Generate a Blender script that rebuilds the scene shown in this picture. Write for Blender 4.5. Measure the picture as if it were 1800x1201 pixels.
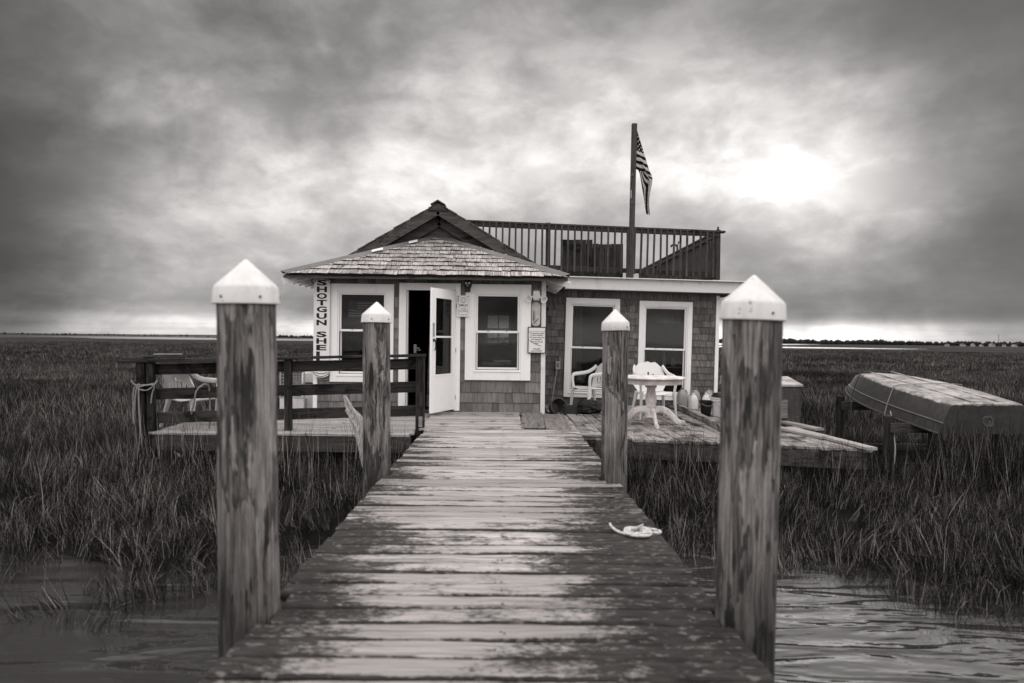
import bpy, math, random
import numpy as np
from mathutils import Vector, Matrix, Euler, noise as mnoise

for o in list(bpy.data.objects):
    bpy.data.objects.remove(o)
SC = bpy.context.scene
COL = SC.collection
R = math.radians

# ------------------------------------------------------------------ camera
cam_d = bpy.data.cameras.new('camera')
cam = bpy.data.objects.new('camera', cam_d)
COL.objects.link(cam)
cam_d.sensor_width = 36.0
cam_d.lens = 24.0
cam_d.clip_start = 0.05
cam_d.clip_end = 20000
cam.location = (0, 0, 1.25)
cam.rotation_euler = (Matrix.Rotation(-0.0108, 3, 'Z') @ Matrix.Rotation(math.pi / 2 - 0.0029, 3, 'X')
                      @ Matrix.Rotation(0.0115, 3, 'Z')).to_euler()
cam_d.dof.use_dof = True
cam_d.dof.focus_distance = 11.5
cam_d.dof.aperture_fstop = 1.5
SC.camera = cam

# ------------------------------------------------------------------ render / exposure
SC.render.engine = 'CYCLES'
SC.cycles.use_denoising = True
SC.cycles.denoiser = 'OPENIMAGEDENOISE'
SC.cycles.denoising_input_passes = 'RGB_ALBEDO_NORMAL'
SC.cycles.denoising_prefilter = 'ACCURATE'
SC.cycles.max_bounces = 6
SC.cycles.diffuse_bounces = 3
SC.cycles.glossy_bounces = 3
SC.cycles.transparent_max_bounces = 12
SC.cycles.sample_clamp_indirect = 6
SC.view_settings.view_transform = 'Standard'
SC.view_settings.look = 'None'
SC.view_settings.exposure = 0.0
SC.view_settings.gamma = 1.0
SC.view_settings.use_curve_mapping = False
SC.render.film_transparent = False

SUN_AZ = math.atan2(1370 - 887, 1200)       # towards +X from +Y
SUN_EL = R(14.5)


# ------------------------------------------------------------------ node helper
class NT:
    def __init__(s, tree):
        s.t = tree

    def n(s, typ, ins=None, out=0, **props):
        nd = s.t.nodes.new('ShaderNode' + typ)
        for k, v in props.items():
            setattr(nd, k, v)
        for k, v in (ins or {}).items():
            sk = nd.inputs[k]
            if isinstance(v, bpy.types.NodeSocket):
                s.t.links.new(v, sk)
            else:
                sk.default_value = v
        return nd.outputs[out]

    def m(s, op, a, b=0.0, c=0.0, clamp=False):
        return s.n('Math', {0: a, 1: b, 2: c}, operation=op, use_clamp=clamp)

    def vm(s, op, a, b=(0, 0, 0), out=0):
        return s.n('VectorMath', {0: a, 1: b}, out=out, operation=op)

    def noise(s, vec, scale, detail=3.0, rough=0.5, dist=0.0, out=0):
        return s.n('TexNoise', {'Vector': vec, 'Scale': scale, 'Detail': detail, 'Roughness': rough,
                                'Distortion': dist}, out=out)

    def mapping(s, vec, scale=(1, 1, 1), loc=(0, 0, 0), rot=(0, 0, 0)):
        return s.n('Mapping', {'Vector': vec, 'Scale': scale, 'Location': loc, 'Rotation': rot})

    def mr(s, v, a, b, c=0.0, d=1.0, smooth=True):
        return s.n('MapRange', {0: v, 1: a, 2: b, 3: c, 4: d},
                   interpolation_type='SMOOTHSTEP' if smooth else 'LINEAR')

    def mixf(s, f, a, b):
        return s.n('Mix', {0: f, 2: a, 3: b}, data_type='FLOAT')

    def ramp(s, v, stops, interp='LINEAR'):
        nd = s.t.nodes.new('ShaderNodeValToRGB')
        cr = nd.color_ramp
        cr.interpolation = interp
        while len(cr.elements) < len(stops):
            cr.elements.new(0.5)
        for e, (p, c) in zip(cr.elements, stops):
            e.position = p
            e.color = (c, c, c, 1)
        s.t.links.new(v, nd.inputs[0])
        return nd.outputs[0]

    def xyz(s, v):
        nd = s.t.nodes.new('ShaderNodeSeparateXYZ')
        s.t.links.new(v, nd.inputs[0])
        return nd.outputs

    def tint(s, v, warm=1.0):
        return s.n('CombineColor', {0: s.m('MULTIPLY', v, 1.0), 1: s.m('MULTIPLY', v, 1 - 0.075 * warm),
                                    2: s.m('MULTIPLY', v, 1 - 0.105 * warm)})


# ------------------------------------------------------------------ world: overcast sky
world = bpy.data.worlds.new('World')
SC.world = world
world.use_nodes = True
wt = world.node_tree
wt.nodes.clear()
g = NT(wt)
tc = wt.nodes.new('ShaderNodeTexCoord').outputs['Generated']
nz = g.xyz(tc)
wn = g.noise(g.mapping(tc, (1.6, 1.6, 3.6)), 2.2, 4, 0.5, 0.0, out=1)
wv = g.vm('SCALE', g.vm('SUBTRACT', wn, (0.5, 0.5, 0.5)))
wt.nodes[-1].inputs['Scale'].default_value = 0.12
d = g.vm('NORMALIZE', g.vm('ADD', tc, wv))


def px_dir(px, py):
    v = Vector(((px - 887) / 1200, 1.0, (597 - py) / 1200))
    return v.normalized()


stops = None


def add(v):
    global stops
    stops = v if stops is None else g.m('ADD', stops, v)


def blob(px, py, sig, amp, src=None, flat=1.0):
    s = sig / 1200.0
    v = px_dir(px, py)
    diff = g.vm('SUBTRACT', src or d, tuple(v))
    if flat != 1.0:
        diff = g.vm('MULTIPLY', diff, (1.0, 1.0, flat))
    l2 = g.vm('DOT_PRODUCT', diff, diff, out=1)
    add(g.m('MULTIPLY', g.m('EXPONENT', g.m('MULTIPLY', l2, -0.5 / (s * s))), amp))


# broad masses of cloud (stops of light relative to the overcast mean)
CLOUDS = [(-40, -60, 185, -2.40), (169, -60, 185, -0.79), (378, -60, 185, -1.29), (587, -60, 185, -1.31), (796, -60, 185,
          -1.80), (1004, -60, 185, -1.64), (1213, -60, 185, -1.58), (1422, -60, 185, -1.83), (1631, -60, 185, -1.18),
          (1840, -60, 185, -2.65), (-40, 110, 185, -1.53), (169, 110, 185, 1.31), (378, 110, 185, -0.04), (587, 110, 185,
          -0.06), (796, 110, 185, 0.38), (1004, 110, 185, 0.78), (1213, 110, 185, 0.28), (1422, 110, 185, 0.27), (1631,
          110, 185, 1.18), (1840, 110, 185, -1.98), (-40, 270, 185, -1.67), (169, 270, 185, 1.60), (378, 270, 185, 0.32),
          (587, 270, 185, -0.01), (796, 270, 185, 0.39), (1004, 270, 185, 0.49), (1213, 270, 185, -0.07), (1422, 270, 185,
          0.88), (1631, 270, 185, 2.07), (1840, 270, 185, -1.69), (-40, 430, 185, -1.94), (169, 430, 185, 0.16), (378,
          430, 185, -0.42), (587, 430, 185, -0.56), (796, 430, 185, -0.67), (1004, 430, 185, -0.83), (1213, 430, 185,
          -1.11), (1422, 430, 185, -0.28), (1631, 430, 185, 0.66), (1840, 430, 185, -1.90), (-40, 550, 130, -1.20), (131,
          550, 130, 0.21), (302, 550, 130, -0.32), (473, 550, 130, -0.54), (644, 550, 130, 0.30), (815, 550, 130, -0.08),
          (985, 550, 130, 0.09), (1156, 550, 130, 0.61), (1327, 550, 130, -0.77), (1498, 550, 130, -1.02), (1669, 550,
          130, -0.13), (1840, 550, 130, -1.90)]
for b in CLOUDS:
    blob(*b)
blob(1372, 272, 58, 0.50, None, 1.9)          # the veiled sun
blob(1372, 272, 130, 0.12, None, 1.5)          # the veiled sun
# billow detail
bn = g.noise(g.mapping(tc, (1.0, 1.0, 1.9), (3.1, 1.7, 0.4)), 3.1, 9, 0.56, 0.15)
add(g.m('MULTIPLY', g.m('SUBTRACT', g.mr(bn, 0.35, 0.65), 0.62), 1.25))
bnb = g.noise(g.mapping(d, (1.0, 1.0, 1.6), (0.7, 8.7, 2.4)), 8.0, 8, 0.58, 0.1)
add(g.m('MULTIPLY', g.m('SUBTRACT', g.mr(bnb, 0.36, 0.64), 0.55), 0.60))
bn2 = g.noise(g.mapping(tc, (1.0, 1.0, 7.0), (9.3, 2.2, 5.1)), 3.4, 5, 0.5, 0.2)
lowf = g.mr(nz[2], 0.16, 0.0)
add(g.m('MULTIPLY', g.m('MULTIPLY', g.m('SUBTRACT', bn2, 0.5), 2.2), lowf))
# clear strip above the horizon, strongest to the right
strip = g.m('MULTIPLY', g.mr(nz[2], 0.040, 0.018), g.mr(nz[0], -1.1, 0.58, 0.25, 1.25))
add(g.m('MULTIPLY', strip, 1.75))
# thin dark streaks in that strip
bn3 = g.noise(g.mapping(tc, (1.0, 1.0, 22.0), (1.3, 4.2, 0.1)), 4.0, 4, 0.5, 0.1)
add(g.m('MULTIPLY', g.m('MULTIPLY', g.m('SUBTRACT', bn3, 0.55), 1.8), g.mr(nz[2], 0.06, 0.0)))
# standard overcast luminance rise towards the zenith
cie = g.m('ADD', 1.0, g.m('MULTIPLY', g.m('MAXIMUM', nz[2], 0.0), 2.0))
L = g.m('MULTIPLY', g.m('MULTIPLY', g.m('POWER', 2.0, stops), cie), 0.88)
sky = g.n('TexSky', {}, sky_type='NISHITA', sun_disc=False, sun_elevation=SUN_EL, sun_rotation=SUN_AZ,
          altitude=0.0, air_density=1.0, dust_density=3.0, ozone_density=1.0)
skyl = g.m('MULTIPLY', g.n('RGBToBW', {0: sky}), 0.012)
Lt = g.m('ADD', g.m('MINIMUM', L, 2.8), g.m('MINIMUM', skyl, 0.12))
colr = g.n('CombineColor', {0: Lt, 1: g.m('MULTIPLY', Lt, 0.965), 2: g.m('MULTIPLY', Lt, 0.950)})
bg = g.n('Background', {'Color': colr, 'Strength': 1.0})
wo = wt.nodes.new('ShaderNodeOutputWorld')
wt.links.new(bg, wo.inputs[0])

# ------------------------------------------------------------------ sun behind the cloud veil
sl = bpy.data.lights.new('sun', 'SUN')
sl.energy = 0.5
sl.angle = R(42)
sl.color = (1.0, 0.965, 0.94)
sun = bpy.data.objects.new('sun', sl)
COL.objects.link(sun)
sd = Vector((math.sin(SUN_AZ) * math.cos(SUN_EL), math.cos(SUN_AZ) * math.cos(SUN_EL), math.sin(SUN_EL)))
sun.rotation_euler = (-sd).to_track_quat('-Z', 'Y').to_euler()
sun.location = (20, 40, 20)


# ------------------------------------------------------------------ mesh helpers
class MB:
    def __init__(s):
        s.v, s.f, s.uv = [], [], None

    def add(s, vs, fs, M=None):
        o = len(s.v)
        for p in vs:
            p = Vector(p)
            s.v.append(tuple(M @ p) if M is not None else tuple(p))
        s.f += [tuple(i + o for i in f) for f in fs]
        return s

    def box(s, c, d, rot=None, b=0.0):
        x, y, z = d[0] / 2, d[1] / 2, d[2] / 2
        M = Matrix.Translation(c)
        if rot:
            M = M @ Euler(rot).to_matrix().to_4x4()
        if b <= 0:
            vs = [(i * x, j * y, k * z) for i in (-1, 1) for j in (-1, 1) for k in (-1, 1)]
            fs = [(0, 1, 3, 2), (4, 6, 7, 5), (0, 4, 5, 1), (2, 3, 7, 6), (0, 2, 6, 4), (1, 5, 7, 3)]
            return s.add(vs, fs, M)
        b = min(b, x * .8, y * .8, z * .8)
        vs, idx = [], {}
        for i in (-1, 1):
            for j in (-1, 1):
                for k in (-1, 1):
                    for ax in range(3):
                        p = [i * (x - b), j * (y - b), k * (z - b)]
                        p[ax] = (i * x, j * y, k * z)[ax]
                        idx[(i, j, k, ax)] = len(vs)
                        vs.append(p)
        fs = []
        q = ((-1, -1), (1, -1), (1, 1), (-1, 1))
        for ax in range(3):
            for sgn in (-1, 1):
                f = []
                for a, c2 in q:
                    t = [0, 0, 0]
                    t[ax] = sgn
                    t[(ax + 1) % 3] = a
                    t[(ax + 2) % 3] = c2
                    f.append(idx[(t[0], t[1], t[2], ax)])
                fs.append(tuple(f if sgn > 0 else f[::-1]))
        for ax in range(3):
            a1, a2 = (ax + 1) % 3, (ax + 2) % 3
            for s1 in (-1, 1):
                for s2 in (-1, 1):
                    def key(e, w):
                        t = [0, 0, 0]
                        t[ax] = e
                        t[a1] = s1
                        t[a2] = s2
                        return idx[(t[0], t[1], t[2], w)]
                    f = [key(-1, a1), key(1, a1), key(1, a2), key(-1, a2)]
                    fs.append(tuple(f if s1 * s2 < 0 else f[::-1]))
        for i in (-1, 1):
            for j in (-1, 1):
                for k in (-1, 1):
                    f = [idx[(i, j, k, 0)], idx[(i, j, k, 1)], idx[(i, j, k, 2)]]
                    fs.append(tuple(f if i * j * k > 0 else f[::-1]))
        return s.add(vs, fs, M)

    def tube(s, path, rad, seg=8, cap=True, lobes=0, twist=0.0, lob=0.14, flat=1.0):
        P = [Vector(p) for p in path]
        n = len(P)
        if not hasattr(rad, '__len__'):
            rad = [rad] * n
        o = len(s.v)
        prev = None
        dist = 0
        for i in range(n):
            t = (P[min(i + 1, n - 1)] - P[max(i - 1, 0)]).normalized()
            if prev is None:
                a = Vector((0, 0, 1)) if abs(t.z) < .9 else Vector((1, 0, 0))
                u = t.cross(a).normalized()
            else:
                u = (prev - t * prev.dot(t)).normalized()
            prev = u
            w = t.cross(u)
            if i:
                dist += (P[i] - P[i - 1]).length
            for k in range(seg):
                a = 2 * math.pi * k / seg
                r = rad[i] * (1 + (lob * math.cos(lobes * a - twist * dist) if lobes else 0))
                s.v.append(tuple(P[i] + u * (math.cos(a) * r) + w * (math.sin(a) * r * flat)))
        for i in range(n - 1):
            for k in range(seg):
                k2 = (k + 1) % seg
                s.f.append((o + i * seg + k, o + i * seg + k2, o + (i + 1) * seg + k2, o + (i + 1) * seg + k))
        if cap:
            s.f.append(tuple(o + k for k in range(seg))[::-1])
            s.f.append(tuple(o + (n - 1) * seg + k for k in range(seg)))
        return s

    def lathe(s, prof, seg=24, M=None, cap=(True, True), wob=None):
        vs, fs = [], []
        for i, (r, z) in enumerate(prof):
            for k in range(seg):
                a = 2 * math.pi * k / seg
                rr = r * (1 + (wob(a, z) if wob else 0))
                vs.append((math.cos(a) * rr, math.sin(a) * rr, z))
        n = len(prof)
        for i in range(n - 1):
            for k in range(seg):
                k2 = (k + 1) % seg
                fs.append((i * seg + k, i * seg + k2, (i + 1) * seg + k2, (i + 1) * seg + k))
        if cap[0]:
            fs.append(tuple(range(seg))[::-1])
        if cap[1]:
            fs.append(tuple((n - 1) * seg + k for k in range(seg)))
        return s.add(vs, fs, M)

    def prism(s, poly, h, M=None):
        """poly in XZ plane (x,z), extruded along Y by h centred"""
        n = len(poly)
        vs = [(x, -h / 2, z) for x, z in poly] + [(x, h / 2, z) for x, z in poly]
        fs = [tuple(range(n)), tuple(range(2 * n - 1, n - 1, -1))]
        for i in range(n):
            j = (i + 1) % n
            fs.append((i, n + i, n + j, j))
        return s.add(vs, fs, M)

    def panel(s, fn, nu, nv, hole=None, th=0.004):
        """thick sheet: fn(u,v)->point; hole(u,v)->True drops the cell"""
        e = 1e-3
        P, Nn = {}, {}
        for i in range(nu + 1):
            for j in range(nv + 1):
                u, v = i / nu, j / nv
                p = Vector(fn(u, v))
                du = Vector(fn(min(u + e, 1), v)) - Vector(fn(max(u - e, 0), v))
                dv = Vector(fn(u, min(v + e, 1))) - Vector(fn(u, max(v - e, 0)))
                nn = du.cross(dv)
                nn = nn.normalized() if nn.length > 1e-12 else Vector((0, 1, 0))
                P[i, j], Nn[i, j] = p, nn
        o = len(s.v)
        W = nv + 1
        for sgn in (1, -1):
            for i in range(nu + 1):
                for j in range(W):
                    s.v.append(tuple(P[i, j] + Nn[i, j] * (th / 2 * sgn)))
        off = (nu + 1) * W
        keep = {(i, j) for i in range(nu) for j in range(nv)
                if not (hole and hole((i + .5) / nu, (j + .5) / nv))}
        ix = lambda i, j, b: o + b * off + i * W + j
        for i, j in keep:
            s.f.append((ix(i, j, 0), ix(i + 1, j, 0), ix(i + 1, j + 1, 0), ix(i, j + 1, 0)))
            s.f.append((ix(i, j, 1), ix(i, j + 1, 1), ix(i + 1, j + 1, 1), ix(i + 1, j, 1)))
            for (di, dj, a, b) in ((-1, 0, (i, j), (i, j + 1)), (1, 0, (i + 1, j + 1), (i + 1, j)),
                                   (0, -1, (i + 1, j), (i, j)), (0, 1, (i, j + 1), (i + 1, j + 1))):
                if (i + di, j + dj) not in keep:
                    s.f.append((ix(*a, 0), ix(*b, 0), ix(*b, 1), ix(*a, 1)))
        return s

    def mesh(s, name, mat=None, smooth=False):
        me = bpy.data.meshes.new(name)
        me.from_pydata(s.v, [], s.f)
        if mat:
            me.materials.append(mat)
        if smooth:
            me.polygons.foreach_set('use_smooth', [True] * len(me.polygons))
            me.set_sharp_from_angle(angle=R(38))
        me.update()
        return me

    def build(s, name, mat, parent=None, loc=(0, 0, 0), rot=(0, 0, 0), smooth=False):
        return link(name, s.mesh(name, mat, smooth), parent, loc, rot)


def link(name, me, parent=None, loc=(0, 0, 0), rot=(0, 0, 0), scale=(1, 1, 1)):
    o = bpy.data.objects.new(name, me)
    COL.objects.link(o)
    o.location = loc
    o.rotation_euler = rot
    o.scale = scale
    if parent is not None:
        o.parent = parent
    return o


def tag(o, label=None, cat=None, group=None, kind=None):
    if label:
        o['label'] = label
    if cat:
        o['category'] = cat
    if group:
        o['group'] = group
    if kind:
        o['kind'] = kind
    return o


def thing(name, label, cat, loc=(0, 0, 0), rot=(0, 0, 0), group=None):
    o = bpy.data.objects.new(name, None)
    o.empty_display_size = 0.1
    COL.objects.link(o)
    o.location = loc
    o.rotation_euler = rot
    return tag(o, label, cat, group)


def copy_tree(o, parent=None):
    c = o.copy()
    COL.objects.link(c)
    c.parent = parent
    for ch in list(o.children):
        copy_tree(ch, c)
    return c


def spline(pts, n):
    """Catmull-Rom through pts"""
    P = [Vector(p) for p in pts]
    P = [P[0] * 2 - P[1]] + P + [P[-1] * 2 - P[-2]]
    out = []
    m = len(P) - 3
    for i in range(m):
        for k in range(n):
            t = k / n
            a, b, c, d2 = P[i:i + 4]
            out.append(0.5 * ((2 * b) + (c - a) * t + (2 * a - 5 * b + 4 * c - d2) * t * t
                              + (3 * b - a - 3 * c + d2) * t ** 3))
    out.append(P[-2])
    return out


def plank_mesh(name, L, w, t, rng, mat, segs=10, jy=0.003, jz=0.002, b=0.006, warp=0.0):
    """weathered board, length along X, centred; top at z=0"""
    mb = MB()
    ring = [(-w / 2 + b, 0), (w / 2 - b, 0), (w / 2, -b), (w / 2, -t + b), (w / 2 - b, -t), (-w / 2 + b, -t),
            (-w / 2, -t + b), (-w / 2, -b)]
    e0, e1 = rng.uniform(-.008, .008), rng.uniform(-.008, .008)
    ph = rng.uniform(0, 6)
    for i in range(segs + 1):
        u = i / segs
        x = -L / 2 + L * u
        if i == 0:
            x += e0
        if i == segs:
            x += e1
        dzz = warp * math.sin(u * 5 + ph) + rng.uniform(-jz, jz) * 0.5
        la, lb = rng.uniform(-jy, jy), rng.uniform(-jy, jy)
        za, zb = rng.uniform(-jz, jz), rng.uniform(-jz, jz)
        for k, (y, z) in enumerate(ring):
            left = y < 0
            mb.v.append((x, y + (la if left else lb), z + dzz + (za if left else zb)))
    for i in range(segs):
        for k in range(8):
            k2 = (k + 1) % 8
            mb.f.append((i * 8 + k, (i + 1) * 8 + k, (i + 1) * 8 + k2, i * 8 + k2))
    mb.f.append(tuple(range(8)))
    mb.f.append(tuple(segs * 8 + k for k in range(8))[::-1])
    return mb.mesh(name, mat)


# ------------------------------------------------------------------ materials
def new_mat(name):
    m = bpy.data.materials.new(name)
    m.use_nodes = True
    t = m.node_tree
    t.nodes.clear()
    gg = NT(t)
    out = t.nodes.new('ShaderNodeOutputMaterial')
    return m, gg, out


def finish(gg, out, color, rough, bump=None, bstr=0.3, bdist=0.01, spec=0.3, extra=None):
    ins = {'Base Color': color, 'Roughness': rough, 'Specular IOR Level': spec}
    if bump is not None:
        ins['Normal'] = gg.n('Bump', {'Height': bump, 'Strength': bstr, 'Distance': bdist})
    if extra:
        ins.update(extra)
    b = gg.n('BsdfPrincipled', ins)
    gg.t.links.new(b, out.inputs[0])


def objinfo(gg, name):
    nd = gg.t.nodes.new('ShaderNodeObjectInfo')
    return nd.outputs[name]


def texco(gg, name='Object'):
    nd = gg.t.nodes.new('ShaderNodeTexCoord')
    return nd.outputs[name]


def position(gg):
    return gg.t.nodes.new('ShaderNodeNewGeometry').outputs['Position']


def plain(name, v, rough=0.6, warm=0.5, var=0.1, scale=6.0, spec=0.25, bstr=0.0, vary_obj=0.0):
    m, gg, out = new_mat(name)
    tcv = texco(gg)
    n = gg.noise(tcv, scale, 4, 0.6)
    val = gg.m('MULTIPLY', gg.mr(n, 0.25, 0.75, 1 - var, 1 + var, False), v)
    if vary_obj:
        val = gg.m('MULTIPLY', val, gg.mr(objinfo(gg, 'Random'), 0, 1, 1 - vary_obj, 1 + vary_obj, False))
    finish(gg, out, gg.tint(val, warm), rough, n if bstr else None, bstr, 0.004, spec)
    return m


def wood(name, lo, hi, axis='X', stain=0.0, rough=0.75, warm=1.0, vary=0.25, gscale=1.0, spec=0.10, stain_scale=2.2,
         stain_tone=0.02):
    """weathered board grain along the object's axis, optional dark mildew stains in world space"""
    m, gg, out = new_mat(name)
    tcv = gg.vm('ADD', texco(gg), gg.n('CombineXYZ', {0: gg.m('MULTIPLY', objinfo(gg, 'Random'), 37.0),
                                                      1: gg.m('MULTIPLY', objinfo(gg, 'Random'), 13.0), 2: 0.0}))
    sc = {'X': (0.7, 16, 16), 'Y': (16, 0.7, 16), 'Z': (16, 16, 0.7)}[axis]
    sc = tuple(c * gscale for c in sc)
    warp = gg.noise(tcv, 2.0, 2, 0.5)
    mp = gg.vm('ADD', gg.mapping(tcv, sc), gg.n('CombineXYZ', {0: gg.m('MULTIPLY', warp, 1.5),
                                                               1: gg.m('MULTIPLY', warp, 1.5), 2: 0.0}))
    gr = gg.noise(mp, 2.2, 5, 0.62)
    fine = gg.noise(gg.mapping(tcv, tuple(c * 2.6 for c in sc)), 3.0, 3, 0.6)
    v = gg.m('ADD', gg.m('MULTIPLY', gr, 0.7), gg.m('MULTIPLY', fine, 0.3))
    val = gg.mr(v, 0.3, 0.68, lo, hi)
    cracks = gg.mr(fine, 0.30, 0.36, 0.55, 1.0)
    val = gg.m('MULTIPLY', val, cracks)
    val = gg.m('MULTIPLY', val, gg.mr(objinfo(gg, 'Random'), 0, 1, 1 - vary, 1 + vary, False))
    if stain:
        pos = position(gg)
        s1 = gg.noise(pos, stain_scale, 6, 0.65, 0.6)
        sm = gg.mr(s1, 0.62 - 0.25 * stain, 0.70 - 0.2 * stain)
        val = gg.mixf(sm, val, gg.m('MULTIPLY', val, 0.3))
    finish(gg, out, gg.tint(val, warm), rough, v, 0.5, 0.004, spec)
    return m


def dock_mat():
    """dock boards: silvery where walked on, dark algae and lichen on the sides and towards the creek, with vignette darkening painted in at that end"""
    m, gg, out = new_mat('dock_board_wood')
    pos = position(gg)
    rnd = objinfo(gg, 'Random')
    tcv = gg.vm('ADD', texco(gg), gg.n('CombineXYZ', {0: gg.m('MULTIPLY', rnd, 41.0), 1: gg.m('MULTIPLY', rnd, 17.0),
                                                      2: 0.0}))
    warp = gg.noise(tcv, 2.5, 2, 0.5)
    mp = gg.vm('ADD', gg.mapping(tcv, (0.55, 18, 6)), gg.n('CombineXYZ', {0: 0.0, 1: gg.m('MULTIPLY', warp, 2.0), 2: 0.0}))
    gr = gg.noise(mp, 2.0, 5, 0.6)
    fine = gg.noise(gg.mapping(tcv, (1.2, 60, 20)), 2.4, 3, 0.6)
    v = gg.m('ADD', gg.m('MULTIPLY', gr, 0.65), gg.m('MULTIPLY', fine, 0.35))
    val = gg.mr(v, 0.30, 0.66, 0.12, 0.48)
    val = gg.m('MULTIPLY', val, gg.mr(rnd, 0, 1, 0.70, 1.20, False))
    val = gg.m('MULTIPLY', val, gg.mr(fine, 0.31, 0.37, 0.6, 1.0))
    oy = gg.m('ABSOLUTE', gg.xyz(texco(gg))[1])
    p = gg.xyz(pos)
    ax = gg.m('ABSOLUTE', gg.m('ADD', p[0], 0.10))
    side = gg.mr(ax, 0.25, 1.05)                         # away from the walking line
    near = gg.mr(p[1], 5.2, 2.0)                         # more moss at the creek end, plus vignette darkening put into the colour
    right = gg.m('MULTIPLY', gg.mr(p[0], -0.1, 0.9), gg.mr(p[1], 6.4, 4.6))
    far = gg.mr(p[1], 7.5, 9.5)
    drive = gg.m('ADD', gg.m('ADD', gg.m('MULTIPLY', side, 0.155), gg.m('MULTIPLY', near, 0.105)),
                 gg.m('SUBTRACT', gg.m('MULTIPLY', right, 0.09), gg.m('MULTIPLY', far, 0.12)))
    pos = gg.vm('ADD', pos, gg.n('CombineXYZ', {0: gg.m('MULTIPLY', rnd, 0.55), 1: 0.0, 2: 0.0}))
    s1 = gg.noise(gg.mapping(pos, (0.6, 1.3, 1.0)), 2.3, 6, 0.62, 0.4)
    s2 = gg.noise(gg.mapping(pos, (0.75, 1.7, 1.0), (4, 7, 1)), 8.0, 6, 0.72)
    s3 = gg.noise(gg.mapping(pos, (0.6, 1.8, 1.0), (2, 3, 1)), 42.0, 4, 0.7)
    blot = gg.m('ADD', gg.m('ADD', gg.m('MULTIPLY', s1, 0.42), gg.m('MULTIPLY', s2, 0.28)), gg.m('MULTIPLY', s3, 0.30))
    blot = gg.m('ADD', gg.m('ADD', blot, drive), gg.m('MULTIPLY', gg.m('SUBTRACT', rnd, 0.5), 0.13))
    blot = gg.m('ADD', blot, gg.mr(oy, 0.060, 0.076, 0.0, 0.14))
    sm = gg.mr(blot, 0.552, 0.648)
    light = gg.m('MULTIPLY', gg.mr(gg.noise(gg.mapping(pos, (1.0, 2.2, 1.0), (1, 2, 3)), 13.0, 4, 0.6), 0.57, 0.64), 0.55)
    mos = gg.m('MULTIPLY', gg.mr(s2, 0.3, 0.7, 0.006, 0.034), gg.mr(v, 0.3, 0.7, 0.7, 1.3))
    mos = gg.mixf(gg.m('MULTIPLY', light, 0.75), mos, 0.24)
    val = gg.mixf(gg.m('MULTIPLY', sm, 0.94), val, mos)
    rough = gg.mixf(sm, 0.62, 0.9)
    finish(gg, out, gg.tint(val, 0.9), rough, gg.m('ADD', v, gg.m('MULTIPLY', sm, 0.35)), 0.6, 0.006, gg.mixf(sm, 0.30, 0.06))
    return m


def pile_mat():
    m, gg, out = new_mat('piling_wood')
    rnd = objinfo(gg, 'Random')
    tcv = gg.vm('ADD', texco(gg), gg.n('CombineXYZ', {0: 0.0, 1: 0.0, 2: gg.m('MULTIPLY', rnd, 31.0)}))
    w = gg.noise(gg.mapping(tcv, (2.2, 2.2, 1.2)), 1.6, 3, 0.55)
    a = gg.noise(gg.mapping(tcv, (8.5, 8.5, 0.85)), 1.5, 4.5, 0.62, 0.3)
    a2 = gg.noise(gg.mapping(tcv, (14, 14, 1.3), (3, 1, 7)), 1.7, 4, 0.6, 0.3)
    lay = gg.ramp(gg.m('ADD', gg.m('MULTIPLY', a, 0.66), gg.m('MULTIPLY', a2, 0.34)),
                  [(0.38, 0.018), (0.43, 0.034), (0.44, 0.10), (0.485, 0.13), (0.495, 0.03), (0.535, 0.055),
                   (0.545, 0.15), (0.66, 0.22)])
    big = gg.noise(gg.mapping(tcv, (4.4, 4.4, 1.0), (6, 2, 3)), 1.5, 4, 0.62, 0.5)
    peel = gg.mr(gg.m('ADD', big, gg.m('MULTIPLY', gg.m('SUBTRACT', a2, 0.5), 0.30)), 0.515, 0.53)
    lay = gg.mixf(peel, lay, gg.mr(a2, 0.3, 0.7, 0.14, 0.26))
    lay2 = gg.ramp(a2, [(0.38, 0.72), (0.44, 1.0), (0.60, 1.06), (0.62, 0.74), (0.70, 0.85)])
    rings = gg.m('SINE', gg.m('MULTIPLY', gg.m('ADD', a, gg.m('MULTIPLY', w, 0.25)), 120.0))
    fine = gg.noise(gg.mapping(tcv, (60, 60, 1.6)), 1.5, 4, 0.6)
    val = gg.m('MULTIPLY', gg.m('MULTIPLY', lay, lay2), gg.mr(rings, -1, 1, 0.86, 1.1, False))
    val = gg.m('MULTIPLY', val, gg.mr(fine, 0.32, 0.68, 0.58, 1.32))
    crk = gg.noise(gg.mapping(tcv, (38, 38, 0.55), (1, 9, 2)), 1.6, 3, 0.5)
    val = gg.m('MULTIPLY', val, gg.mr(gg.m('ABSOLUTE', gg.m('SUBTRACT', crk, 0.5)), 0.0, 0.028, 0.25, 1.0))
    knots = gg.n('TexVoronoi', {'Vector': gg.mapping(tcv, (3.4, 3.4, 1.8)), 'Scale': 1.5})
    val = gg.m('MULTIPLY', val, gg.mr(knots, 0.03, 0.10, 0.25, 1.0))
    # damp foot
    z = gg.xyz(position(gg))[2]
    wet = gg.mr(gg.m('ADD', z, gg.m('MULTIPLY', gg.m('SUBTRACT', w, 0.5), 1.2)), -0.2, 0.6, 0.30, 1.0)
    val = gg.m('MULTIPLY', val, wet)
    finish(gg, out, gg.tint(val, 1.0), 0.7, gg.m('ADD', gg.m('MULTIPLY', a2, 0.6), fine), 0.35, 0.006, 0.3)
    return m


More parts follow.
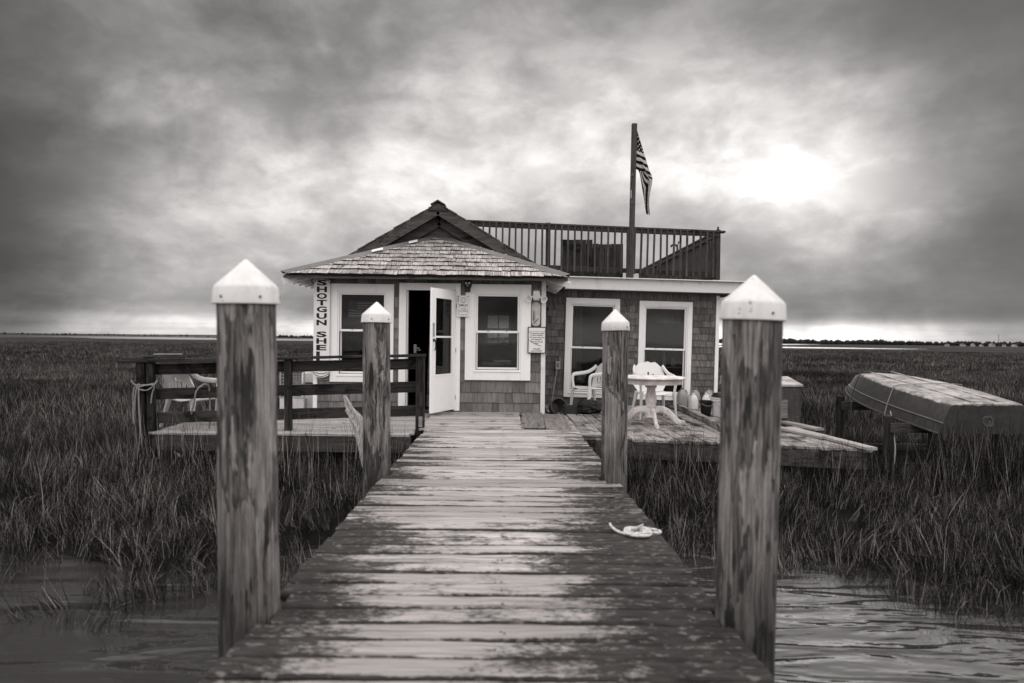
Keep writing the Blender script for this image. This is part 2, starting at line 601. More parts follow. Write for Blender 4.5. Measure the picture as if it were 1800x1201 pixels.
def paint(name, v=0.78, dirt=0.25, rough=0.5, scale=3.0):
    m, gg, out = new_mat(name)
    tcv = position(gg)
    n = gg.noise(gg.mapping(tcv, (1.0, 1.0, 0.35)), scale * 2, 6, 0.65)
    n2 = gg.noise(tcv, scale * 14, 4, 0.65)
    dm = gg.m('MULTIPLY', gg.mr(n, 0.52, 0.75), dirt)
    spots = gg.m('MULTIPLY', gg.mr(n2, 0.68, 0.74), min(1.0, dirt * 2.2))
    val = gg.mixf(dm, v, v * 0.45)
    val = gg.mixf(spots, val, 0.16)
    finish(gg, out, gg.tint(val, 0.25), rough, n2, 0.12, 0.003, 0.4)
    return m


def shingle_mat(name, lo, hi, moss, warm=0.9, vary=0.35, axis=2):
    m, gg, out = new_mat(name)
    rnd = objinfo(gg, 'Random')
    tcv = gg.vm('ADD', position(gg), gg.n('CombineXYZ', {0: gg.m('MULTIPLY', rnd, 7.0), 1: 0.0, 2: gg.m('MULTIPLY', rnd, 11.0)}))
    sc = (34, 10, 2.2) if axis == 2 else (34, 2.2, 2.2)
    gr = gg.noise(gg.mapping(tcv, sc), 1.6, 4, 0.6)
    val = gg.mr(gr, 0.28, 0.72, lo, hi)
    val = gg.m('MULTIPLY', val, gg.mr(rnd, 0, 1, 1 - vary, 1 + vary, False))
    s = gg.noise(position(gg), 4.5, 6, 0.7, 0.3)
    s2 = gg.noise(position(gg), 26.0, 4, 0.7)
    mm = gg.mr(gg.m('ADD', gg.m('MULTIPLY', s, 0.55), gg.m('MULTIPLY', s2, 0.45)), 0.62 - 0.16 * moss, 0.70 - 0.12 * moss)
    val = gg.mixf(mm, val, gg.m('MULTIPLY', val, 0.22))
    finish(gg, out, gg.tint(val, warm), 0.82, gr, 0.5, 0.004, 0.2)
    return m


def cap_mat():
    m, gg, out = new_mat('scuffed_white_cap')
    tcv = gg.vm('ADD', texco(gg), gg.n('CombineXYZ', {0: gg.m('MULTIPLY', objinfo(gg, 'Random'), 9.0), 1: 0.0, 2: 0.0}))
    n = gg.noise(gg.mapping(tcv, (9, 9, 3)), 1.4, 6, 0.65)
    n2 = gg.noise(tcv, 38.0, 5, 0.7)
    n3 = gg.noise(tcv, 12.0, 4, 0.6)
    val = gg.mr(n, 0.35, 0.72, 0.66, 0.54)
    val = gg.mixf(gg.m('MULTIPLY', gg.mr(n2, 0.60, 0.68), gg.mr(n3, 0.45, 0.6)), val, 0.16)
    finish(gg, out, gg.tint(val, 0.3), gg.mr(n2, 0.3, 0.7, 0.35, 0.6), n2, 0.08, 0.003, 0.35)
    return m


M_DOCK = dock_mat()
M_PILE = pile_mat()
M_TRIM = paint('white_trim_paint', 0.86, 0.20)
M_FLAKE = paint('flaking_white_paint', 0.70, 0.55, 0.65, 4.0)
M_FASC = paint('stained_white_fascia', 0.66, 0.45, 0.6, 2.0)
M_CAP = cap_mat()
M_PLAST = plain('white_chair_plastic', 0.64, 0.38, 0.15, 0.03, 6, 0.45)
M_PLASTG = plain('dirty_chair_plastic', 0.50, 0.5, 0.4, 0.25, 7, 0.35)
M_WSH = shingle_mat('weathered_wall_shingle', 0.10, 0.22, 0.1)
M_WSH2 = shingle_mat('grey_wing_shingle', 0.07, 0.17, 0.0, vary=0.3)
M_RSH = shingle_mat('lichened_roof_shingle', 0.14, 0.46, 0.6, vary=0.25, axis=1)
M_BUTT = plain('mouldy_shadow_butt', 0.025, 0.9, 1.0, 0.5, 30, 0.05)  # mouldy end grain, with the shadow lines between courses put into its colour
M_RSH2 = shingle_mat('dark_roof_shingle', 0.06, 0.16, 0.4, vary=0.25, axis=1)
M_RAIL = wood('dark_railing_wood', 0.012, 0.055, 'X', 0.35, 0.8, 1.0, 0.25)
M_RAILZ = wood('dark_post_wood', 0.010, 0.046, 'Z', 0.3, 0.8, 1.0, 0.25)
M_DECK = wood('grey_deck_board', 0.11, 0.34, 'X', 0.55, 0.75, 0.9, 0.22, stain_scale=3.0)
M_DECKL = wood('pale_deck_board', 0.16, 0.42, 'X', 0.2, 0.7, 0.7, 0.15)
M_PLY = wood('plywood_sheet', 0.08, 0.20, 'X', 0.25, 0.85, 1.0, 0.15, 0.6)
M_BEAM = wood('dark_beam_wood', 0.024, 0.080, 'X', 0.3, 0.8, 1.0, 0.2)
M_RRAIL = wood('roof_rail_wood', 0.028, 0.075, 'X', 0.1, 0.8, 1.0, 0.2)
M_RRAILZ = wood('roof_baluster_wood', 0.028, 0.085, 'Z', 0.1, 0.8, 1.0, 0.25)
M_LUMB = wood('loose_lumber', 0.14, 0.34, 'X', 0.15, 0.75, 0.8, 0.2)
M_GABLE = wood('gable_wood', 0.04, 0.115, 'X', 0.2, 0.85, 1.0, 0.2)
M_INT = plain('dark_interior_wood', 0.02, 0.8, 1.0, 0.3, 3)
M_FLASH = plain('grey_metal_flashing', 0.11, 0.55, 0.5, 0.25, 5, 0.5)
M_BLACK = plain('black_plastic', 0.010, 0.45, 0.3, 0.2, 6, 0.4)
M_DARKM = plain('dark_metal', 0.04, 0.45, 0.6, 0.3, 10, 0.5)
M_STEEL = plain('dull_steel', 0.28, 0.4, 0.3, 0.25, 12, 0.6)
M_ROPE = plain('pale_rope', 0.52, 0.85, 0.4, 0.15, 40, 0.1)
M_ROPED = plain('grey_rope', 0.22, 0.9, 0.8, 0.25, 40, 0.1)
M_SIGN = paint('sign_white', 0.74, 0.12, 0.5, 6)
M_INK = plain('sign_black_ink', 0.012, 0.6, 0.5, 0.1)
M_MAST = plain('pale_wall_far', 0.35, 0.8, 0.3, 0.1)


def glass_mat(name='window_glass', tv=0.62):
    m, gg, out = new_mat(name)
    lw = gg.n('Fresnel', {'IOR': 1.30})
    tr = gg.n('BsdfTransparent', {'Color': (tv, tv, tv, 1)})
    wob = gg.noise(texco(gg), 2.0, 2)
    gl = gg.n('BsdfGlossy', {'Color': (0.9, 0.89, 0.88, 1), 'Roughness': 0.03,
                             'Normal': gg.n('Bump', {'Height': wob, 'Strength': 0.05, 'Distance': 0.02})})
    film = gg.n('BsdfDiffuse', {'Color': (0.12, 0.115, 0.11, 1)})
    mx = gg.n('MixShader', {0: gg.mr(gg.noise(texco(gg), 2.5, 5, 0.6), 0.4, 0.8, 0.01, 0.09), 1: tr, 2: film})
    gg.t.links.new(gg.n('MixShader', {0: lw, 1: mx, 2: gl}), out.inputs[0])
    return m


M_GLASS = glass_mat()
M_DIMGLASS = glass_mat('dimmed_back_glass', 0.30)  # tint added to dim the bright view through the back window


def jug_mat(v, name):
    m, gg, out = new_mat(name)
    b = gg.n('BsdfPrincipled', {'Base Color': (v, v * .97, v * .95, 1), 'Roughness': 0.35,
                                'Subsurface Weight': 0.0, 'Transmission Weight': 0.25})
    gg.t.links.new(b, out.inputs[0])
    return m


M_JUG = jug_mat(0.72, 'milky_jug_plastic')
M_JUGC = jug_mat(0.30, 'cloudy_jug_plastic')


def water_mat():
    m, gg, out = new_mat('creek_water')
    pos = position(gg)
    p = gg.xyz(pos)
    base = gg.noise(gg.mapping(pos, (0.55, 2.0, 1.0)), 1.3, 2.0, 0.4, 0.4)
    diag = gg.noise(gg.mapping(pos, (0.85, 3.2, 1.0), (2, 5, 0), (0, 0, R(24))), 1.25, 2.0, 0.45, 0.5)
    fine = gg.noise(gg.mapping(pos, (1.5, 4.0, 1.0), (7, 1, 0)), 4.0, 2.0, 0.5)
    rside = gg.mr(p[0], -0.5, 1.5)
    h = gg.m('ADD', gg.mixf(rside, base, gg.m('MULTIPLY', diag, 0.8)), gg.m('MULTIPLY', fine, 0.05))
    finish(gg, out, (0.026, 0.0245, 0.0235, 1), 0.02, h, 0.6, 0.13, 0.5, {'IOR': 1.333})
    return m


M_WATER = water_mat()


def farwater_mat():
    m, gg, out = new_mat('bay_water')
    pos = position(gg)
    h = gg.noise(gg.mapping(pos, (0.2, 0.2, 1.0)), 1.0, 4, 0.6)
    finish(gg, out, (0.03, 0.029, 0.028, 1), 0.12, h, 0.15, 0.3, 0.5, {'IOR': 1.333})
    return m


M_BAY = farwater_mat()


def ground_mat():
    m, gg, out = new_mat('marsh_ground')
    pos = position(gg)
    p = gg.xyz(pos)
    big = gg.noise(gg.mapping(pos, (0.030, 0.075, 1.0)), 1.0, 6, 0.62, 0.8)
    mid = gg.noise(gg.mapping(pos, (0.5, 1.2, 1.0)), 1.0, 6, 0.7)
    val = gg.m('MULTIPLY', gg.mr(big, 0.3, 0.7, 0.014, 0.050), gg.mr(mid, 0.25, 0.75, 0.55, 1.4))
    mud = gg.mr(p[1], 40.0, 20.0)
    val = gg.mixf(mud, val, gg.m('MULTIPLY', val, 0.25))
    finish(gg, out, gg.tint(val, 1.1), 0.95, mid, 0.9, 0.25, 0.03)
    return m


M_GROUND = ground_mat()


def grass_mat():
    m, gg, out = new_mat('marsh_grass')
    at = gg.n('Attribute', {}, out=2, attribute_name='tone')
    pos = position(gg)
    big = gg.noise(gg.mapping(pos, (0.10, 0.22, 0.0)), 1.0, 5, 0.62, 0.8)
    patch = gg.mr(big, 0.32, 0.68, 0.18, 1.0)
    rnd = gg.mr(objinfo(gg, 'Random'), 0, 1, 0.75, 1.25, False)
    val = gg.m('MULTIPLY', gg.m('MULTIPLY', at, patch), rnd)
    col = gg.tint(val, 1.1)
    b = gg.n('BsdfPrincipled', {'Base Color': col, 'Roughness': 0.6, 'Specular IOR Level': 0.06})
    t = gg.n('BsdfTranslucent', {'Color': col})
    gg.t.links.new(gg.n('MixShader', {0: 0.22, 1: b, 2: t}), out.inputs[0])
    return m


M_GRASS = grass_mat()
M_TREE = plain('far_tree_foliage', 0.020, 0.95, 1.0, 0.5, 0.1, 0.1)


def flag_mat(name, ink, pale, faded=1.0):
    m, gg, out = new_mat(name)
    uv = gg.t.nodes.new('ShaderNodeUVMap').outputs[0]
    p = gg.xyz(uv)
    u, v = p[0], p[1]          # u along fly, v from top edge down
    stripe = gg.m('MODULO', gg.m('FLOOR', gg.m('MULTIPLY', v, 13.0)), 2.0)      # 0 dark red, 1 white
    incan = gg.m('MULTIPLY', gg.m('LESS_THAN', u, 0.40), gg.m('LESS_THAN', v, 7 / 13))
    su = gg.m('MULTIPLY', u, 11 / 0.40 / 2 * 1.0)
    sv = gg.m('MULTIPLY', v, 9 / (7 / 13) / 2 * 1.0)
    fu = gg.m('SUBTRACT', gg.m('FRACT', su), 0.5)
    fv = gg.m('SUBTRACT', gg.m('FRACT', sv), 0.5)
    dd = gg.m('ADD', gg.m('MULTIPLY', fu, fu), gg.m('MULTIPLY', fv, fv))
    star = gg.m('LESS_THAN', dd, 0.030)
    fu2 = gg.m('SUBTRACT', gg.m('FRACT', gg.m('ADD', su, 0.5)), 0.5)
    fv2 = gg.m('SUBTRACT', gg.m('FRACT', gg.m('ADD', sv, 0.5)), 0.5)
    d2 = gg.m('ADD', gg.m('MULTIPLY', fu2, fu2), gg.m('MULTIPLY', fv2, fv2))
    star = gg.m('MAXIMUM', star, gg.m('LESS_THAN', d2, 0.030))
    sval = gg.mixf(stripe, ink * 1.6, pale)
    cval = gg.mixf(star, ink, pale)
    val = gg.mixf(incan, sval, cval)
    col = gg.tint(val, 0.5)
    b = gg.n('BsdfPrincipled', {'Base Color': col, 'Roughness': 0.85, 'Specular IOR Level': 0.1})
    t = gg.n('BsdfTranslucent', {'Color': col})
    gg.t.links.new(gg.n('MixShader', {0: 0.3, 1: b, 2: t}), out.inputs[0])
    return m


M_FLAG = flag_mat('flag_cloth', 0.006, 0.50)
M_FLAG2 = flag_mat('faded_flag_cloth', 0.14, 0.85)


def hull_mat():
    m, gg, out = new_mat('old_hull_paint')
    tcv = texco(gg)
    nrm = gg.xyz(gg.t.nodes.new('ShaderNodeNewGeometry').outputs['Normal'])
    z = gg.xyz(tcv)[2]
    n = gg.noise(tcv, 3.0, 6, 0.65)
    n2 = gg.noise(tcv, 11.0, 5, 0.7)
    side = gg.m('MULTIPLY', gg.mr(n2, 0.3, 0.7, 0.7, 1.3), 0.036)
    bot = gg.mr(gg.m('ADD', gg.m('MULTIPLY', n, 0.6), gg.m('MULTIPLY', n2, 0.4)), 0.38, 0.62, 0.10, 0.36)
    zz = gg.mr(gg.m('ADD', z, gg.m('MULTIPLY', gg.m('SUBTRACT', n2, 0.5), 0.06)), 0.365, 0.385)
    grime = gg.m('MULTIPLY', gg.mr(z, 0.20, 0.36), gg.mr(n, 0.48, 0.60))
    val = gg.mixf(zz, gg.mixf(grime, side, 0.02), bot)
    finish(gg, out, gg.tint(val, 0.9), 0.6, n2, 0.2, 0.004, 0.35)
    return m


M_HULL = hull_mat()


def speckle_mat(name, v, sp):
    m, gg, out = new_mat(name)
    tcv = position(gg)
    n = gg.noise(gg.mapping(tcv, (3, 3, 1.2)), 2.0, 6, 0.65)
    s = gg.noise(tcv, 34.0, 3, 0.6)
    big = gg.noise(tcv, 3.5, 3, 0.6)
    spk = gg.m('MULTIPLY', gg.mr(s, 0.64, 0.68), gg.mr(big, 0.45, 0.60))
    val = gg.mixf(spk, gg.m('MULTIPLY', gg.mr(n, 0.3, 0.7, 0.6, 1.3), v), sp)
    finish(gg, out, gg.tint(val, 0.9), 0.8, n, 0.2, 0.004, 0.25)
    return m


M_BIN = speckle_mat('splattered_plywood', 0.05, 0.55)
M_BINTOP = speckle_mat('flaking_lid_paint', 0.32, 0.05)
M_TABLE = speckle_mat('chipped_white_enamel', 0.58, 0.25)
M_APRON = speckle_mat('worn_table_apron', 0.45, 0.12)
M_THERM = speckle_mat('rusted_enamel', 0.42, 0.04)


# ------------------------------------------------------------------ ground, water
BK = [(-400, 10), (-30, 6.8), (-8, 5.9), (-4.3, 5.35), (-3.4, 4.95), (-2.6, 4.75), (-1.9, 5.4), (-1.2, 6.0), (0, 6.8),
      (1.2, 6.6), (1.9, 6.2), (2.4, 5.9), (2.9, 5.4), (3.5, 4.6), (4.5, 3.7), (7, 2.2), (30, -2), (400, -10)]
BX = np.array([b[0] for b in BK])
BY = np.array([b[1] for b in BK])
WATER_Z = -0.72


def ground_z(x, y):
    x, y = np.asarray(x, float), np.asarray(y, float)
    s = y - np.interp(x, BX, BY)
    t = np.clip((s + 1.6) / 3.6, 0, 1)
    t = t * t * (3 - 2 * t)
    z = -1.30 + 0.75 * t
    und = 0.035 * np.sin(x * 1.3 + 0.7 * y) * np.sin(y * 1.1 - 0.4 * x) + 0.02 * np.sin(x * 3.1) * np.sin(y * 2.7 + 1)
    far = 1 - np.clip((y - 60) / 60, 0, 1)
    return z + und * t ** 3 * far


def geo(a, b, n):
    return list(np.geomspace(a, b, n))


xs = np.array(sorted(set([-v for v in geo(12.5, 9000, 26)] + list(np.linspace(-12, 12, 97)) + geo(12.5, 9000, 26))))
ys = np.array([-400, -150, -60, -25, -12] + list(np.linspace(-6, 20, 105)) + geo(20.6, 12000, 44))
X, Y = np.meshgrid(xs, ys)
Z = ground_z(X, Y)
nx, ny = len(xs), len(ys)
vv = np.stack([X, Y, Z], -1).reshape(-1, 3)
ff = []
for j in range(ny - 1):
    for i in range(nx - 1):
        a = j * nx + i
        ff.append((a, a + 1, a + nx + 1, a + nx))
me = bpy.data.meshes.new('ground')
me.from_pydata([tuple(p) for p in vv], [], ff)
me.materials.append(M_GROUND)
me.polygons.foreach_set('use_smooth', [True] * len(me.polygons))
tag(link('ground', me), kind='structure')

mb = MB()
mb.add([(-400, -400, 0), (400, -400, 0), (400, 9, 0), (-400, 9, 0)], [(0, 1, 2, 3)])
tag(mb.build('creek_water', M_WATER, loc=(0, 0, WATER_Z)), kind='structure')


def flat_poly(name, pts, z, mat):
    mb = MB()
    mb.add([(x, y, z) for x, y in pts], [tuple(range(len(pts)))])
    return tag(mb.build(name, mat), kind='structure')


GZ = -0.55
flat_poly('bay_water', [(-2600, 900), (-700, 520), (-290, 330), (-120, 330), (150, 420), (420, 900), (150, 2200), (-3000, 2400)],
          GZ + 0.02, M_BAY)
flat_poly('bay_water', [(-3200, 2600), (200, 2450), (200, 4200), (-6000, 4800)], GZ + 0.03, M_BAY)
flat_poly('river_water', [(75, 236), (105, 232), (138, 238), (158, 252), (150, 258), (125, 284), (70, 330)], GZ + 0.02, M_BAY)

rng = random.Random(5)


def bank_strip(name, pts, w, h, mat):
    """low marsh bank with a broken grassy top, real width and height"""
    mb = MB()
    P = spline([(x, y, 0) for x, y in pts], 10)
    for i, p in enumerate(P):
        t = (P[min(i + 1, len(P) - 1)] - P[max(i - 1, 0)]).normalized()
        nrm = Vector((-t.y, t.x, 0))
        taper = min(1.0, i / 4, (len(P) - 1 - i) / 4) + 0.02
        hh = h * taper * rng.uniform(0.6, 1.2)
        for off, zz in ((-w / 2, 0), (-w / 3, hh), (w / 3, hh * rng.uniform(.8, 1.1)), (w / 2, 0)):
            mb.v.append(tuple(p + nrm * (off * taper) + Vector((0, 0, GZ + 0.01 + zz))))
    for i in range(len(P) - 1):
        for k in range(3):
            a = i * 4 + k
            mb.f.append((a, a + 1, a + 5, a + 4))
    return tag(mb.build(name, mat), kind='structure')


bank_strip('marsh_island', [(-3000, 1500), (-1200, 1250), (-600, 1000), (-300, 820), (-190, 760)], 200, 0.9, M_GROUND)
bank_strip('marsh_island', [(-258, 352), (-240, 345), (-222, 342), (-205, 345)], 10, 0.32, M_GROUND)
bank_strip('far_shore', [(-7000, 5200), (-3500, 4600), (-800, 4300), (1200, 4200)], 600, 7, M_GROUND)


def treeline(name, label, pts, n, h, spread):
    """distant wood that reads as one mass: many small crown lumps at true size"""
    mb = MB()
    P = [Vector((x, y, 0)) for x, y in pts]
    seg = [(P[i], P[i + 1]) for i in range(len(P) - 1)]
    tot = sum((b - a).length for a, b in seg)
    ico = [(0, 0, 1), (.894, 0, .447), (.276, .851, .447), (-.724, .526, .447), (-.724, -.526, .447), (.276, -.851, .447),
           (.724, .526, -.447), (-.276, .851, -.447), (-.894, 0, -.447), (-.276, -.851, -.447), (.724, -.526, -.447), (0, 0, -1)]
    fc = [(0, 1, 2), (0, 2, 3), (0, 3, 4), (0, 4, 5), (0, 5, 1), (1, 6, 2), (2, 7, 3), (3, 8, 4), (4, 9, 5), (5, 10, 1),
          (2, 6, 7), (3, 7, 8), (4, 8, 9), (5, 9, 10), (1, 10, 6), (6, 11, 7), (7, 11, 8), (8, 11, 9), (9, 11, 10), (10, 11, 6)]
    for k in range(n):
        s = rng.random() * tot
        for a, b in seg:
            l = (b - a).length
            if s <= l:
                break
            s -= l
        p = a.lerp(b, s / l)
        hh = h * rng.uniform(.45, 1.15) * (0.75 + 0.35 * mnoise.noise((p.x * .01, p.y * .01, 0)))
        r = hh * rng.uniform(.35, .6)
        p = p + Vector((rng.uniform(-1, 1) * spread * .3, rng.uniform(-1, 1) * spread, 0))
        mb.add([(p.x + c[0] * r * rng.uniform(.7, 1.3), p.y + c[1] * r, GZ + hh * .45 + c[2] * hh * .55 * rng.uniform(.8, 1.1)) for c in ico], fc)
    o = mb.build(name, M_TREE)
    return tag(o, label, 'treeline', kind='stuff')


treeline('treeline', 'dark distant wood along the horizon beyond the river', [(250, 1150), (600, 1180), (1100, 1150), (1700, 1250)], 1500, 11, 35)
treeline('treeline', 'low dark wood on the far shore across the bay', [(-620, 1500), (-300, 1450), (60, 1400), (260, 1250)], 700, 9, 30)
treeline('treeline', 'thin line of trees far along the bay shore', [(-1900, 2550), (-1300, 2500), (-700, 2450)], 120, 9, 20)

# far houses and mast
for i, (px, Yh, w, h, lab) in enumerate([
        (1670, 760, 7, 5.5, 'small pale gabled house standing alone before the dark wood, left of the mast'),
        (1698, 780, 8, 5, 'tiny pale house in the far row, second from its left end'),
        (1716, 790, 6, 5.5, 'tiny pale house in the far row, third from its left end'),
        (1731, 775, 5, 4.5, 'tiny pale house in the far row, fourth from its left end'),
        (1750, 770, 8, 6, 'pale house in the far row just left of the mast'),
        (1772, 785, 6, 5, 'tiny pale house in the far row just right of the mast'),
        (1790, 780, 8, 4.5, 'low pale house at the right end of the far row')]):
    x = (px - 887) / 1200 * Yh
    w, h = w * .62, h * .6
    t = thing('far_house', lab, 'house', (x, Yh, GZ), (0, 0, rng.uniform(-.6, .6)), 'houses on the far shore')
    MB().box((0, 0, h * .3), (w, w * .8, h * .6)).build('wall', M_MAST, t)
    MB().prism([(-w * .55, h * .6), (w * .55, h * .6), (0, h)], w * .9).build('roof', M_FLASH, t)
    MB().box((w * .2, -w * .41, h * .32), (w * .16, .1, h * .22)).build('window', M_BLACK, t)
    MB().box((-w * .2, -w * .41, h * .32), (w * .16, .1, h * .22)).build('window', M_BLACK, t)
t = thing('radio_mast', 'thin tall mast rising above the far row of houses', 'mast', ((1762 - 887) / 1200 * 1000, 1000, GZ))
MB().tube([(0, 0, 0), (0, 0, 18)], 0.3, 6).build('pole', M_DARKM, t)
MB().box((0, 0, 16.5), (1.6, .2, .2)).build('crossbar', M_DARKM, t)

# ------------------------------------------------------------------ dock
rng = random.Random(11)
dock = thing('wooden_dock', 'weathered plank dock leading from the creek to the cottage door', 'dock')
XL, XR = -1.086, 1.026
yb = 0.9
PILES = [(-1.162, 3.16, 0.134), (1.108, 3.09, 0.132), (-1.172, 6.34, 0.129), (1.005, 6.17, 0.117)]
k = 0
while yb < 9.42:
    w = rng.uniform(0.140, 0.160)
    gap = rng.choice([0.008, 0.010, 0.013, 0.017, 0.022])
    l, r = XL + rng.uniform(-.012, .012), XR + rng.uniform(-.012, .012)
    yc = yb + w / 2
    for (px_, py_, pr) in PILES:             # boards are cut round the pilings
        if abs(yc - py_) < pr + w / 2 + 0.005:
            dy = max(0.0, abs(yc - py_) - w * 0.35)
            hw = math.sqrt(max(0, (pr + .012) ** 2 - dy * dy)) if dy < pr + .012 else 0
            if hw:
                if px_ < 0:
                    l = max(l, px_ + hw)
                else:
                    r = min(r, px_ - hw)
    me = plank_mesh('plank', r - l, w, 0.038, rng, M_DOCK, 14, 0.0035, 0.0022, 0.010, 0.003)
    link('plank', me, dock, ((l + r) / 2, yc, rng.uniform(-.004, .003)), (rng.uniform(-.008, .008), 0, rng.uniform(-.0015, .0015)))
    yb += w + gap
    k += 1
mb = MB()
for yy in np.arange(1.0, 9.4, 0.158):
    for xx in (-0.88, -0.02, 0.0, 0.86):
        if rng.random() < .8:
            mb.lathe([(.0065, 0), (.0065, .0014)], 6, Matrix.Translation((xx + rng.uniform(-.02, .02), yy + rng.uniform(-.03, .03), 0.0015)))
tag(mb.build('nail_heads', M_DARKM, dock), kind='stuff')
for x in (-0.9, 0.0, 0.86):
    MB().box((x, 5.15, -0.145), (0.05, 8.5, 0.2)).build('stringer', M_BEAM, dock)
for x in (XL + .03, XR - .03):
    MB().box((x, 5.15, -0.145), (0.045, 8.5, 0.2), b=.004).build('rim_joist', M_BEAM, dock)
for yy in (3.14, 6.25, 9.3):
    MB().box((-.05, yy, -0.35), (2.3, 0.1, 0.2)).build('cross_beam', M_BEAM, dock)
# landing boards in front of the door
yb = 9.44
while yb < 11.55:
    w = rng.uniform(.138, .15)
    me = plank_mesh('landing_plank', 1.44, w, .038, rng, M_DECKL, 8, .002, .0015, .005)
    link('landing_plank', me, dock, (-0.46 + rng.uniform(-.01, .01), yb + w / 2, .012 + rng.uniform(-.003, .003)))
    yb += w + .006
for (x, ang, w, lab) in ((.44, .02, .34, 'plywood'), (.80, .05, .36, 'plywood')):
    me = plank_mesh('plywood_sheet', 1.95, w, .014, rng, M_PLY, 6, .004, .003, .003)
    o = link('plywood_sheet', me, dock, (x, 10.45, .03 if x < .6 else .012), (0, 0, 0))
    o.rotation_euler = Euler((ang * .4, 0, math.pi / 2 - .03), 'XYZ')
MB().box((-.05, 10.5, -.14), (2.2, .05, .2)).build('cross_beam', M_BEAM, dock)


# ------------------------------------------------------------------ pilings
def piling(x, y, r, ztop, zapex, lean, label, rz):
    t = thing('dock_piling', label, 'piling', (x, y, 0), (lean[1], lean[0], 0), 'four capped pilings along the dock')
    rg = random.Random(int(x * 100 + y * 10))
    prof = []
    z = -1.5
    while z < ztop + .02:
        prof.append((r * (1.02 - 0.02 * (z + 1) + rg.uniform(-.006, .006)), z))
        z += .09
    prof.append((r * .99, ztop + .012))
    ph = [rg.uniform(0, 6) for _ in range(4)]
    wob = lambda a, z: .012 * math.sin(2 * a + ph[0] + z * .6) + .008 * math.sin(5 * a + ph[1] + z * 2.2) + .006 * math.sin(9 * a + ph[2] + z * 3)
    MB().lathe(prof, 40, wob=wob).build('post', M_PILE, t, smooth=True)
    h = zapex - ztop
    rc = r * 1.085
    cp = [(rc * 1.0, -.015), (rc * 1.015, -.012), (rc * .975, h * .30), (rc * .95, h * .345), (rc * .90, h * .39), (rc * .06, h * .985), (rc * .02, h)]
    inner = [(rc * .97, -.013), (rc * .95, h * .2), (.001, h * .3)]
    c = MB().lathe(cp, 40, cap=(False, True))
    c.lathe(inner, 40, cap=(False, False))
    cap = c.build('cap', M_CAP, t, (0, 0, ztop), (rg.uniform(-.03, .03), rg.uniform(-.02, .02), rz), smooth=True)
    for a in (-2.2, -1.0, .3, 1.6):
        MB().lathe([(.006, 0), (.006, .004), (.003, .006)], 8, Matrix.Translation((math.cos(a) * rc * 1.0, math.sin(a) * rc * 1.0, .016))
                   @ Matrix.Rotation(a, 4, 'Z') @ Matrix.Rotation(math.pi / 2, 4, 'Y')).build('nail', M_DARKM, cap)
    return t


piling(*PILES[0], 1.415, 1.605, (-.022, 0), 'thick blurred wooden piling with white cone cap, at the creek end on the left', .2)
piling(*PILES[1], 1.365, 1.555, (.012, 0), 'thick dark grained piling with white cone cap, at the creek end on the right', .9)
lp = piling(*PILES[2], 1.405, 1.585, (-.012, 0), 'mottled piling with white cone cap in front of the flag window', .5)
piling(*PILES[3], 1.355, 1.535, (-.002, 0), 'pale peeling piling with white cone cap between the plastic chairs', 1.4)

# ------------------------------------------------------------------ cottage
rng = random.Random(21)
cot = thing('cottage', 'low shingled marsh cottage with hip porch roof and rooftop deck', 'house', (-1.2, 11.6, 0))
cot.location = (0, 0, 0)
FX0, FX1, FY, BYK = -3.24, 0.70, 11.63, 20.0
WT = .12


def wall_with_holes(x0, x1, z0, z1, y, holes, th=WT):
    """front-facing wall slab with rectangular openings; front face at y"""
    xs_ = sorted({x0, x1, *[h[0] for h in holes], *[h[1] for h in holes]})
    zs_ = sorted({z0, z1, *[h[2] for h in holes], *[h[3] for h in holes]})
    mb = MB()
    solid = lambda cx, cz: not any(h[0] < cx < h[1] and h[2] < cz < h[3] for h in holes)
    for i in range(len(xs_) - 1):
        j = 0
        while j < len(zs_) - 1:
            cx = (xs_[i] + xs_[i + 1]) / 2
            if solid(cx, (zs_[j] + zs_[j + 1]) / 2):
                j2 = j
                while j2 + 1 < len(zs_) - 1 and solid(cx, (zs_[j2 + 1] + zs_[j2 + 2]) / 2):
                    j2 += 1
                mb.box((cx, y + th / 2, (zs_[j] + zs_[j2 + 1]) / 2), (xs_[i + 1] - xs_[i], th, zs_[j2 + 1] - zs_[j]))
                j = j2 + 1
            else:
                j += 1
    return mb


# tilt of the settled wing: rotation in the facade plane about (2.5, ., 0)
TILT = 0.017


def wing_pt(x, y, z):
    dx = x - 2.5
    return (2.5 + dx * math.cos(TILT) + z * math.sin(TILT), y, -dx * math.sin(TILT) + z * math.cos(TILT))


def wing_build(mb, name, mat, parent=cot, **kw):
    mb.v = [wing_pt(*v) for v in mb.v]
    return mb.build(name, mat, parent, **kw)


# openings: trim outer (x0,x1,z0,z1), glazed opening (x0,x1,z0,z1), meeting rail z
WL = ((-2.955, -1.885, .50, 2.165), (-2.80, -2.035, .64, 2.00), 1.375)
WR = ((-.672, .442, .555, 2.185), (-.482, .238, .735, 2.00), 1.376)
DR = ((-1.795, -.755, .03, 2.19), (-1.674, -.842, .03, 2.07))
W1 = ((1.18, 2.255, .10, 2.075), (1.305, 2.145, .215, 1.935), 1.09)
W2 = ((2.645, 3.705, .09, 2.055), (2.768, 3.582, .215, 1.925), 1.10)
front = wall_with_holes(FX0, FX1, -.12, 2.45, FY, [(*WL[1][:2], *WL[1][2:]), (*WR[1][:2], *WR[1][2:]), (DR[1][0], DR[1][1], .03, DR[1][3])])
wall_f = front.build('wall', M_WSH, cot)
wx0, wx1 = .60, 4.25
wing = wall_with_holes(wx0, wx1, -.12, 2.24, 13.60, [W1[1], W2[1]])
wall_w = wing_build(wing, 'wing_wall', M_WSH2)
sides = MB()
sides.box((FX0 + WT / 2, (FY + BYK) / 2 + .06, 1.15), (WT, BYK - FY - .12, 2.54))
